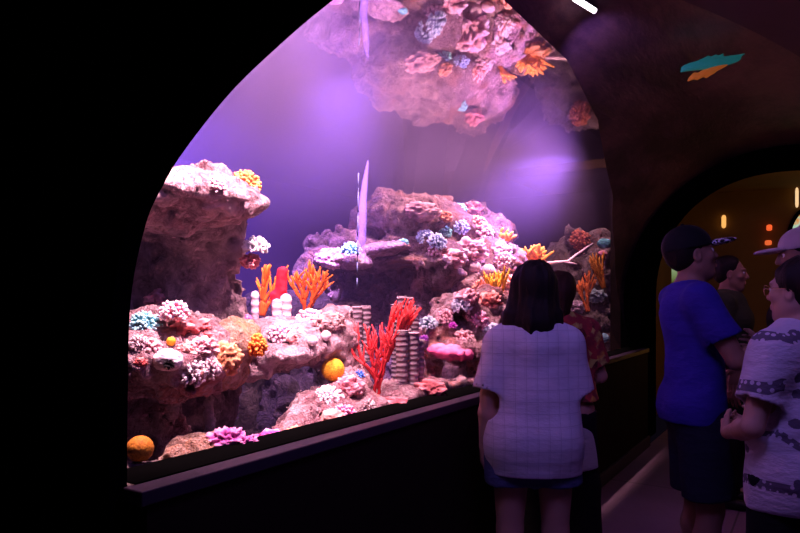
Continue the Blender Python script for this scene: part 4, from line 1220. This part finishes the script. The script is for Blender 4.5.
# --- woman with long dark hair watching the reef, seen from behind
def checks(b, v, c):
    x = b.sep(v)
    ln = b.math('MAXIMUM', b.math('LESS_THAN', b.math('PINGPONG', x[0], .022), .0016), b.math('LESS_THAN', b.math('PINGPONG', x[2], .024), .0016))
    ln2 = b.math('MAXIMUM', b.math('LESS_THAN', b.math('PINGPONG', b.math('ADD', x[0], .006), .022), .0010), b.math('LESS_THAN', b.math('PINGPONG', b.math('ADD', x[2], .006), .024), .0010))
    c = b.mix(b.math('MULTIPLY', ln, .45), c, (.30, .26, .36)); return b.mix(b.math('MULTIPLY', ln2, .3), c, (.34, .30, .40))
A = Body('woman with long black hair, pale checked shirt and denim shorts, back turned before the tank', fl(.562, 2.73), TH - .06, 1.575, True, 1.0, SK_L, head_yaw=.06)
A.J['elbl'] = V3(-.205, -.03, 1.10)*A.k; A.J['wril'] = V3(-.222, .015, .865)*A.k
A.J['shol'] = V3(-.150, -.01, 1.335)*A.k; A.J['shor'] = V3(.150, -.01, 1.335)*A.k
A.J['elbr'] = V3(.20, .02, 1.10)*A.k; A.J['wrir'] = V3(.14, .20, 1.05)*A.k
A.hand['r'] = dict(d=(-.75, .6, .25), n=(-.3, -.6, .5), curl=.8); A.hand['l'] = dict(d=(-.03, .18, -1), n=(1, .1, 0), curl=.5)
A.body()
A.cloth('shirt', A.tee(.755, .92, .014, .020, .030, .06, .042), cloth_mat('checked cotton', (.66, .60, .70), .25, checks), noise=(.006, (5, 5, 6)), seed=5)
A.cloth('shorts', A.shorts(.47, .018, .012), cloth_mat('denim shorts cloth', (.08, .09, .20), .5), noise=(.005, (10, 10, 8)), seed=6)
A.shoes(plain('grey canvas shoe', (.20, .18, .2)))
def hA(f):
    P, k, R = A.hd, A.k, A._rot()
    f.ell(P(0, -.022, .034), V3(.088, .104, .094)*k, .02, rot=R)
    f.cone(P(0, -.045, .02), P(-.005, -.070, -.15), .086*k, .092*k, .04, sc=(1, 1.25, 1))
    for sx in (1, -1): f.cone(P(sx*.062, -.02, .02), P(sx*.098 - .008, -.035, -.15), .034*k, .038*k, .03)
    for i in range(17):
        t = (i-8)/8; f.cone(P(t*.112 - .006, -.085 + .05*t*t, -.12), P(t*.140 - .010, -.10 + .06*t*t, -.225 - .014*math.cos(i*2.4) - .006*(1-t*t)), .026*k, .007*k, .012)
    f.cone(P(0, .09, .03), P(0, .14, -.3), .07*k, .07*k, .01, 'sub')
A.hair(HAIR, hA, .007, (42, 42, 4))

# --- visitor hidden behind her
def batik(b, v, c):
    f = b.voro(v, 22, 'F1', 'Color'); g = b.noise(v, 18, 3)
    s_ = b.sep(f)
    c2 = b.ramp(s_[0], [(.0, (.45, .05, .05)), (.35, (.62, .28, .06)), (.6, (.08, .03, .02)), (.8, (.55, .45, .12))], 'CONSTANT')
    return b.mix(b.ramp(g, [(.4, 0), (.55, 1)]), c2, (.30, .04, .05))
B = Body('visitor in a red and gold patterned top, half hidden behind the checked shirt', fl(.85, 3.42), TH + .15, 1.56, True, 1.0, SK_L, head_yaw=-.2)
B.J['elbr'] = V3(.255, .02, 1.10)*B.k; B.J['wrir'] = V3(.13, .20, 1.02)*B.k; B.hand['r'] = dict(d=(-.7, .6, -.1), n=(-.4, -.6, .3), curl=.7)
B.body()
B.cloth('patterned_top', B.tee(.98, .72, .016, .016, .02, .05), cloth_mat('patterned cloth', (.4, .1, .08), .4, batik), seed=15)
B.cloth('trousers', B.shorts(1.94, .018, .045 ), cloth_mat('black trouser cloth', (.012, .010, .012), .3), seed=16)
def tunic(f):
    k = B.k; f.cone((0, 0, 1.02*k), (0, 0, .50*k), .172*k, .225*k, .03, sc=(1, 1.3, 1)); f.cut((0, 0, .60*k), (0, 0, -1)); f.cut((0, 0, 1.03*k), (0, 0, 1))
    f.cone((0, 0, .54*k), (0, 0, .66*k), .205*k, .19*k, .004, 'sub', sc=(1, 1.3, 1))
B.cloth('tunic', tunic, cloth_mat('white tunic cloth', (.62, .55, .60), .6), noise=(.010, (8, 8, 2)), seed=17)
B.shoes(plain('black leather shoe', (.02, .02, .02), .4))
def hB(f):
    P, k, R = B.hd, B.k, B._rot()
    B.short_hair(f); f.cone(P(0, -.075, .0), P(0, -.085, -.10), .055*k, .04*k, .03)
B.hair(HAIRB, hB)

# --- man in a blue T-shirt with a dark cap, arms folded, looking right
C = Body('tall man in a royal blue T-shirt, dark cap and dark shorts with folded arms', fl(1.395, 2.95), TH - PI/2 - .16, 1.745, False, .84, SK_D, head_yaw=.12, head_pitch=.14)
k = C.k
C.J['elbr'] = V3(.215, .11, 1.13)*k; C.J['wrir'] = V3(.02, .27, 1.16)*k; C.root.rotation_euler.x = .045; C.J['elbl'] = V3(-.235, .06, 1.10)*k; C.J['wril'] = V3(-.01, .215, 1.09)*k
C.hand['r'] = dict(d=(-1, .12, .12), n=(0, -1, .1), curl=.55); C.hand['l'] = dict(d=(1, .05, -.05), n=(0, -1, .2), curl=.6)
C.body()
C.cloth('t_shirt', C.tee(.855, .66, .014, .014, .004, .058, .004), cloth_mat('royal blue jersey', (.045, .030, .34), .4), noise=(.008, (6, 6, 9)), seed=25)
C.cloth('shorts', C.shorts(.88, .016, .012), cloth_mat('dark shorts cloth', (.020, .020, .040), .4), seed=26)
C.shoes(plain('dark trainer', (.03, .03, .035)))
C.hair(HAIR, lambda f: C.short_hair(f), .004)
b = N('scribbled brim'); v = b.coord('Object', (1, 1, 1)); f = b.noise(v, 34, 1)
li = b.math('LESS_THAN', b.math('ABSOLUTE', b.math('SUBTRACT', f, .5)), .06)
C.cap(plain('black cap cloth', (.008, .007, .009), .9), b.done(b.pbsdf(b.mix(li, (.010, .008, .014), (.9, .85, 1)), .8)))

# --- man in a dark olive shirt behind them
D = Body('bareheaded man in a dark olive shirt standing behind the man in royal blue', fl(2.29, 4.5), TH - PI/2 - .62, 1.715, False, 1.0, SK_D, head_yaw=.15)
D.body()
D.cloth('shirt', D.tee(.86, .65, .014, .014, .02), cloth_mat('dark olive jersey', (.05, .055, .03), .4), seed=35)
D.cloth('trousers', D.shorts(1.93, .016, .02), cloth_mat('charcoal trouser cloth', (.02, .02, .024), .3), seed=36)
D.shoes(plain('black leather shoe', (.02, .02, .02), .4))
D.hair(HAIR, lambda f: D.short_hair(f), .004)

# --- person in a white cap behind the foreground woman
E = Body('person in a white peaked cap and black top facing left at the right edge', fl(2.06, 3.3), TH + PI/2 - .35, 1.77, False, 1.0, SK_D, head_pitch=-.12)
E.J['elbr'] = V3(.26, .06, 1.11)*E.k; E.J['wrir'] = V3(.16, .26, 1.02)*E.k
E.body()
E.cloth('shirt', E.tee(.86, .62, .014, .014, .02), cloth_mat('black jersey', (.010, .009, .011), .4), seed=45)
E.cloth('trousers', E.shorts(1.93, .016, .02), cloth_mat('black jeans cloth', (.014, .013, .018), .3), seed=46)
E.shoes(plain('dark trainer', (.03, .03, .035)))
E.hair(HAIR, lambda f: E.short_hair(f), .004)
wc = cloth_mat('white cap cloth', (.66, .56, .60), .2)
E.cap(wc, wc)

# --- foreground woman in a white blouse with black ornaments
def ornaments(b, v, c):
    x = b.sep(v)
    cell = b.voro(b.coord('Object', (1, .6, 1)), 9.5, 'F1', 'Distance', .75)
    fl_ = b.math('LESS_THAN', b.math('ADD', cell, b.math('MULTIPLY', b.noise(v, 60, 2), .12)), .22)
    side = b.math('GREATER_THAN', b.math('ABSOLUTE', b.math('ADD', x[0], -.01)), .07)
    fl_ = b.math('MULTIPLY', fl_, side)
    # lace bands: above the hem, around the yoke and the sleeve ends
    la = b.voro(v, 46, 'F1', 'Distance', .3); lace = b.math('GREATER_THAN', la, .34)
    wob = b.math('MULTIPLY', b.math('SINE', b.math('MULTIPLY', x[0], 70)), .006)
    z = b.math('ADD', x[2], wob)
    def band(z0, z1): return b.math('MULTIPLY', b.math('GREATER_THAN', z, z0), b.math('LESS_THAN', z, z1))
    hemb = band(.80, .832)
    dia = b.math('LESS_THAN', b.math('ABSOLUTE', b.math('ADD', x[2], b.math('ADD', b.math('MULTIPLY', b.math('ABSOLUTE', x[0]), -1.1), -.78))), .016)
    yoke = b.math('MULTIPLY', band(1.285, 1.318), b.math('GREATER_THAN', b.math('ABSOLUTE', x[0]), .10))
    slv = b.math('MULTIPLY', band(1.125, 1.165), b.math('GREATER_THAN', b.math('ABSOLUTE', x[0]), .19))
    m = b.math('MULTIPLY', b.math('MAXIMUM', b.math('MAXIMUM', hemb, dia), b.math('MAXIMUM', yoke, slv)), lace)
    return b.mix(b.math('MULTIPLY', b.math('MAXIMUM', m, fl_), .82), c, (.035, .02, .05))
F = Body('woman in glasses and a white blouse with black ornaments at the right edge', fl(1.365, 2.2), TH + .42, 1.555, True, 1.10, SK_L, head_yaw=.14)
F.J['elbl'] = V3(-.262, .0, 1.10)*F.k; F.J['wril'] = V3(-.13, .21, 1.03)*F.k; F.hand['l'] = dict(d=(.75, .65, .1), n=(.5, -.6, .3), curl=.7)
F.J['elbr'] = V3(.25, .06, 1.09)*F.k; F.J['wrir'] = V3(.16, .26, 1.02)*F.k; F.hand['r'] = dict(d=(-.6, .75, .1), n=(-.5, -.3, .6), curl=.7)
F.body()
F.cloth('blouse', F.tee(.80, .68, .018, .018, .03, .058, .016), cloth_mat('white blouse cloth', (.58, .50, .60), .5, ornaments), noise=(.008, (6, 6, 10)), seed=55)
F.cloth('trousers', F.shorts(1.93, .018, .02), cloth_mat('black trouser cloth', (.012, .010, .014), .3), seed=56)
F.shoes(plain('black leather shoe', (.02, .02, .02), .4))
def hF(f):
    P, k, R = F.hd, F.k, F._rot()
    f.ell(P(0, -.028, .040), V3(.092, .104, .096)*k, .02, rot=R); f.cone(P(0, -.07, .0), P(0, -.088, -.085), .072*k, .045*k, .03, sc=(1, 1.1, 1))
    f.cone(P(0, .105, .02), P(0, .14, -.2), .078*k, .08*k, .01, 'sub')
    for sx in (1, -1): f.ell(P(sx*.09, .03, -.04), V3(.035, .05, .05)*k, .01, 'sub', rot=R)
F.hair(HAIR, hF, .006, (40, 40, 6))
# glasses: two rims, a bridge and temples in one frame
gm = MB(); k = F.k
for sx in (1, -1):
    ring = [F.hd(sx*.033 + .024*math.cos(a), .104 - .010*abs(math.cos(a)), .004 + .019*math.sin(a)) for a in np.linspace(0, 2*PI, 21)]
    gm.tube(ring, [.0018]*21, 6, False)
    gm.tube([F.hd(sx*.057, .095, .010), F.hd(sx*.080, .05, .012), F.hd(sx*.084, -.01, .010), F.hd(sx*.083, -.03, -.008)], [.0018]*4, 6)
gm.tube([F.hd(-.010, .104, .008), F.hd(0, .108, .011), F.hd(.010, .104, .008)], [.0018]*3, 6)
gm.build('glasses', plain('gold wire', (.75, .5, .25), .25, .05, 10, 0, .5, 1), F.root)
# ------------------------------------------------------------------ ceiling, far room and loose details
def vault_hit(px, py, r=VR):
    d = ray(px, py); a = d[0]**2 + d[2]**2; bq = 2*(d[0]*(0-VC[0]) + d[2]*(CAMZ-VC[1])); c = VC[0]**2 + (CAMZ-VC[1])**2 - r*r
    t = (-bq + math.sqrt(bq*bq - 4*a*c))/(2*a)
    return np.array([0, 0, CAMZ]) + d*t
def room_hit(px, py):
    d = ray(px, py); ts = np.linspace(5, 12, 3000); P = np.array([0, 0, CAMZ]) + ts[:, None]*d
    e = ((P[:, 0]-RC[0])/2.6)**2 + ((P[:, 1]-RC[1]-.3)/2.2)**2
    i = int(np.argmax((e > 1) & (P[:, 1] > 7.6))); p = P[i]
    n = -unit((2*(p[0]-RC[0])/2.6**2, 2*(p[1]-RC[1]-.3)/2.2**2, 0))
    return p, n, ts[i]

# lit strip lamp high on the vault
p0, p1 = vault_hit(574, -2, VR-.03), vault_hit(595, 11, VR-.03); mid = (p0+p1)/2
lr = empty('strip_lamp', mid); tag(lr, 'bright white strip lamp on the dark vault at the top of the tunnel', 'lamp')
up = unit((mid[0]-VC[0], 0, mid[2]-VC[1])); ax = unit(p1-p0)
MB().tube([p0-mid-ax*.02+up*.014, p1-mid+ax*.02+up*.014], [.014, .014], 10).build('housing', plain('black lamp housing', (.01, .01, .01), .5), lr)
MB().tube([p0-mid, p0-mid+ax*.006, p1-mid-ax*.006, p1-mid], [.006, .011, .011, .006], 12).build('tube', glowing('white tube light', (1, .86, 1), 9), lr)

# plum panel of the vault nearest the visitor
m = MB(); An = np.linspace(math.radians(74), math.radians(150), 30); nn = 8
for a in An:
    ye = min(6.4, max(1.1, 3.3 + (math.degrees(a)-82.5)*.9/14.2))
    for y in np.linspace(Y0+.01, ye, nn): m.V.append((VC[0]-(VR-.006)*math.cos(a), y, VC[1]+(VR-.006)*math.sin(a)))
for i in range(len(An)-1):
    for j in range(nn-1): m.F.append([i*nn+j, (i+1)*nn+j, (i+1)*nn+j+1, i*nn+j+1])
struct(m.build('trim_5', plain('plum vault panel', (.10, .045, .085), .5, .2, 3, .1)))

# teal and orange patch of reflected light, modelled as a glowing solid below the vault
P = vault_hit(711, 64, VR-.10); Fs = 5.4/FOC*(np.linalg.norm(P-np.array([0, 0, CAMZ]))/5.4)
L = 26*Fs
fd = empty('reflection', P); tag(fd, 'teal and orange patch of reflected light modelled under the dark vault', 'reflection')
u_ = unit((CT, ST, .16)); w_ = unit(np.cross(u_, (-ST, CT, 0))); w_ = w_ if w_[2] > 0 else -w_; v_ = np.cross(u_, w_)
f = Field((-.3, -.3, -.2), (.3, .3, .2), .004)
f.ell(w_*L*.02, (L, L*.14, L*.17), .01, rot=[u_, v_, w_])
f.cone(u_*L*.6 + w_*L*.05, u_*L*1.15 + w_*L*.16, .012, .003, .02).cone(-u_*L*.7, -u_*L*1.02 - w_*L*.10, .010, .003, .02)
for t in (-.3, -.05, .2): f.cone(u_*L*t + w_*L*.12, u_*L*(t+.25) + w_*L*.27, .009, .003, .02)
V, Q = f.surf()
add('body', make_mesh('body', V, Q), glowing('teal reflected light', (.03, .30, .26), .22), fd)
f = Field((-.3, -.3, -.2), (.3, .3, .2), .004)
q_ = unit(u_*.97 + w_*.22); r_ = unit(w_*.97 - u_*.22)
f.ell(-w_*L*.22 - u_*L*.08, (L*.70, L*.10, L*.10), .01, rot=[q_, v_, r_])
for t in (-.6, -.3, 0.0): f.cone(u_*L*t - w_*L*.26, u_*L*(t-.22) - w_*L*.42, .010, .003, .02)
V, Q = f.surf(); add('orange_patch', make_mesh('orange_patch', V, Q), glowing('orange reflected light', (.70, .18, .03), .25), fd)

# pale streak of reflected light, built as thin solids before the mound
ar = empty('pale_streak', at(358, 292, 4.45)); tag(ar, 'thin white and pale lilac streak of reflected light before the mound', 'glint')
R0 = np.array(ar.location)
b = N('lilac plume'); tr = b.n('BsdfTransparent'); df = b.n('BsdfTranslucent'); df.inputs[0].default_value = (.42, .30, .62, 1)
d2 = b.n('BsdfDiffuse'); d2.inputs[0].default_value = (.42, .30, .62, 1); ad = b.n('MixShader'); ad.inputs[0].default_value = .5; b.link(df.outputs[0], ad.inputs[1]); b.link(d2.outputs[0], ad.inputs[2])
mx = b.n('MixShader'); mx.inputs[0].default_value = .38; b.link(tr.outputs[0], mx.inputs[1]); b.link(ad.outputs[0], mx.inputs[2])
pts = [at(x, y, 4.45)-R0 for x, y in ((368, 160), (367, 168), (365, 182), (363, 200), (362, 220), (361, 240), (360, 252))]
MB().tube(pts, [.003, .012, .020, .027, .033, .037, .014], 10).build('soft_streak', b.done(mx), ar)
glint = MB()
for y0, y1 in ((173, 187), (192, 212), (216, 236), (240, 256), (262, 274), (278, 288)):
    glint.tube([at(358.5-(y0-173)*.012, y0, 4.42)-R0, at(358.5-(y1-173)*.012, y1, 4.42)-R0], [.005, .005], 8)
glint.tube([at(358.5, 173, 4.42)-R0, at(357.2, 288, 4.42)-R0], [.002, .002], 6)
glint.build('glint', plain('white hose', (.07, .08, .08), .7), ar)

# portholes of the next exhibit
def porthole(px, py, rx, rz, label):
    p, n, t = room_hit(px, py); p = p + n*.03
    r0 = empty('porthole', p); tag(r0, label, 'window')
    u = np.array([-n[1], n[0], 0]); q = t/FOC
    fr_, pn = MB(), MB(); S = 40
    for k_ in range(S):
        a = 2*PI*k_/S; e = u*math.cos(a)*rx*q + V3(0, 0, 1)*math.sin(a)*rz*q; eo = u*math.cos(a)*(rx*q+.05) + V3(0, 0, 1)*math.sin(a)*(rz*q+.05)
        pn.V.append(tuple(e + n*.01))
        fr_.V += [tuple(e + n*.03), tuple(eo + n*.03), tuple(eo - n*.03), tuple(e)]
        for j in range(4): fr_.F.append([k_*4+j, k_*4+(j+1) % 4, ((k_+1) % S)*4+(j+1) % 4, ((k_+1) % S)*4+j])
    pn.F.append(list(range(S)))
    fr_.build('frame', black, r0)
    b = N('lit porthole water'); v = b.coord('Object'); f_ = b.noise(v, 3.2, 3); x = b.sep(v)
    c = b.ramp(b.math('ADD', b.math('MULTIPLY', x[2], 1.6), .5), [(.05, (.10, .12, .02)), (.32, (.30, .42, .20)), (.6, (.40, .70, .55)), (.9, (.55, .75, .50))])
    blob = b.ramp(b.noise(v, 5.5, 2), [(.56, 0), (.62, 1)])
    c = b.mix(b.math('MULTIPLY', blob, .9), c, (.9, .30, .03))
    pn.build('pane', b.done(b.pbsdf((.02, .02, .02), .2, emit=c, estr=.75)), r0, smooth=False)
porthole(671, 262, 16, 30, 'lit oval porthole behind the neck of the man in royal blue')
porthole(812, 240, 18, 31, 'lit greenish porthole above the white peaked cap')
# wall lamps
def wall_lamp(px, py, w, h, label, col, e):
    p, n, t = room_hit(px, py); q = t/FOC; p = p + n*.05
    r0 = empty('wall_lamp', p); tag(r0, label, 'lamp')
    MB().box((-.02, -.02, -h*q*.25), (.02, .02, h*q*.25)).build('bracket', black, r0).location = Vector(-n*.03)
    MB().lathe([(w*q*.15, -h*q*.5), (w*q*.38, -h*q*.45), (w*q*.5, -h*q*.3), (w*q*.5, h*q*.3), (w*q*.36, h*q*.45), (w*q*.12, h*q*.5)], (0, 0, 0), 16).build('shade', glowing('amber lamp shade', col, e), r0)
wall_lamp(723, 222, 4.2, 13, 'amber tubular wall lamp just above the scribbled cap brim', (1, .48, .12), 1.1)
wall_lamp(797, 198, 3, 20, 'tall pale amber wall lamp at the right edge above the white cap', (1, .66, .34), 1.0)
wall_lamp(769, 228, 5, 6, 'small round red-orange lamp touching the top of the white cap', (1, .13, .03), 1.0)
wall_lamp(768, 243, 6, 5, 'small red-orange lamp low beside the peak of the white cap', (1, .16, .04), .8)
# orange block beyond the arch
p = at(748, 426, 6.75); st = empty('block', (p[0], p[1], 0)); tag(st, 'low orange block on a black base on the floor beyond the arch', 'block')
MB().box((-.13, -.1, .05), (.13, .1, .20)).build('top', plain('orange paint', (.70, .28, .03), .6), st, False, .01)
MB().box((-.14, -.11, 0), (.14, .11, .05)).build('base', black, st, False, .005)
# ------------------------------------------------------------------ light
def lamp(kind, name, loc, energy, color, size=.2, target=None, angle=60, blend=.6, size_y=None):
    l = bpy.data.lights.new(name, kind); l.energy = energy; l.color = color
    if kind == 'SPOT': l.spot_size = math.radians(angle); l.spot_blend = blend; l.shadow_soft_size = size
    elif kind == 'POINT': l.shadow_soft_size = size
    elif kind == 'AREA':
        l.size = size
        if size_y: l.shape = 'RECTANGLE'; l.size_y = size_y
    o = bpy.data.objects.new(name, l); COL.objects.link(o); o.location = loc
    if target is not None:
        o.rotation_euler = (Vector(target) - Vector(loc)).to_track_quat('-Z', 'Y').to_euler()
    return o
PINK = (1.0, .54, .66); VIO = (.50, .28, 1.0); LAV = (.75, .48, 1.0)
lamp('SPOT', 'reef_spot', (-1.78, 1.55, 4.2), 3000, PINK, .1, (-2.15, 1.9, 1.1), 58)
lamp('SPOT', 'reef_spot', (-1.76, 2.9, 4.2), 2900, PINK, .1, (-2.2, 3.0, .9), 58)
lamp('SPOT', 'reef_spot', (-1.80, 4.7, 4.3), 4000, PINK, .1, (-2.5, 5.0, 1.2), 58)
lamp('SPOT', 'reef_spot', (-3.3, 4.6, 4.4), 250, LAV, .12, (-3.5, 4.8, 1.8), 70)
lamp('SPOT', 'beam_spot', (-2.15, 2.85, 3.2), 4500, (.50, .27, 1), .12, (-3.0, 3.6, 1.5), 50, 1)
lamp('SPOT', 'beam_spot', (-1.78, 6.0, 3.3), 4600, (.56, .30, 1), .1, (-2.7, 4.9, 1.3), 44, 1)
lamp('SPOT', 'reef_spot', (-2.1, 6.0, 4.3), 800, PINK, .1, (-2.2, 6.7, 1.4), 40)
lamp('SPOT', 'corner_fill', (-1.47, 1.44, 2.45), 130, (1, .62, .70), .04, (-1.70, 1.44, .75), 34, .8)  # added unseen fill, brightens the rubble in the left corner
lamp('SPOT', 'wash_spot', (-4.0, 2.4, 4.0), 3000, (.4, .22, 1), .2, (-4.6, 2.9, 1.8), 110)
lamp('SPOT', 'front_fill', (-1.25, 1.50, 2.60), 540, (1, .60, .72), .05, (-2.3, 1.85, 1.35), 70, 1)
lamp('SPOT', 'front_fill', (-1.80, 3.2, 3.0), 350, (1, .62, .76), .2, (-3.0, 3.6, 1.2), 80, 1)
lamp('AREA', 'tunnel_wash', (-.5, 1.35, 2.55), 8.5, (.34, .22, 1.0), .4, (-.95, 2.6, 1.1))
# tunnel: dim violet ceiling wash on the visitors
lamp('AREA', 'tunnel_wash', (.35, 1.6, 2.45), 3.4, (.42, .23, 1.0), .6, (.1, 2.9, 1.0))
lamp('AREA', 'tunnel_wash', (.1, 4.6, 2.6), 3.5, (.75, .32, .8), .5, (.2, 4.8, 0))
# warm far room
lamp('POINT', 'room_glow', (.6, 8.3, 2.3), 7, (1, .50, .12), .15)
lamp('POINT', 'room_glow', (-.75, 7.7, .9), 1.3, (1, .42, .06), .1)
lamp('SPOT', 'strip_lamp_glow', tuple(mid - up*.10), 16, (.45, .28, 1), .02, tuple(vault_hit(612, 120)), 70, 1)
w = bpy.data.worlds.new('world'); scene.world = w; w.use_nodes = True
w.node_tree.nodes['Background'].inputs[0].default_value = (.02, .012, .03, 1)
w.node_tree.nodes['Background'].inputs[1].default_value = .12
scene.view_settings.view_transform = 'Standard'
scene.view_settings.look = 'None'
scene.cycles.max_bounces = 8
scene.cycles.transparent_max_bounces = 16
scene.cycles.volume_bounces = 0
scene.cycles.sample_clamp_indirect = 6
scene.cycles.use_denoising = True

# repeats of one kind carry one group
GROUPS = dict(knobby_coral='knobby corals on the reef', frilly_coral='frilly tufted corals on the reef', encrusting_coral='encrusting coral lumps on the reef',
              ball_sponge='ball sponges in the tank', star_anemone='small anemones in the tank', sea_fan='sea fans in the tank', branching_coral='stubby branching corals on the bright tower',
              tube_sponge='ridged tube sponges', column_sponge='pale column sponges', crusted_stalk='pale crusted stalks', rubble_rock='rubble rocks behind the sill',
              wall_lamp='wall lamps beyond the arch', porthole='lit portholes beyond the arch')
for o in scene.objects:
    g = GROUPS.get(o.name.split('.')[0])
    if g and o.parent is None and 'label' in o.keys(): o['group'] = g
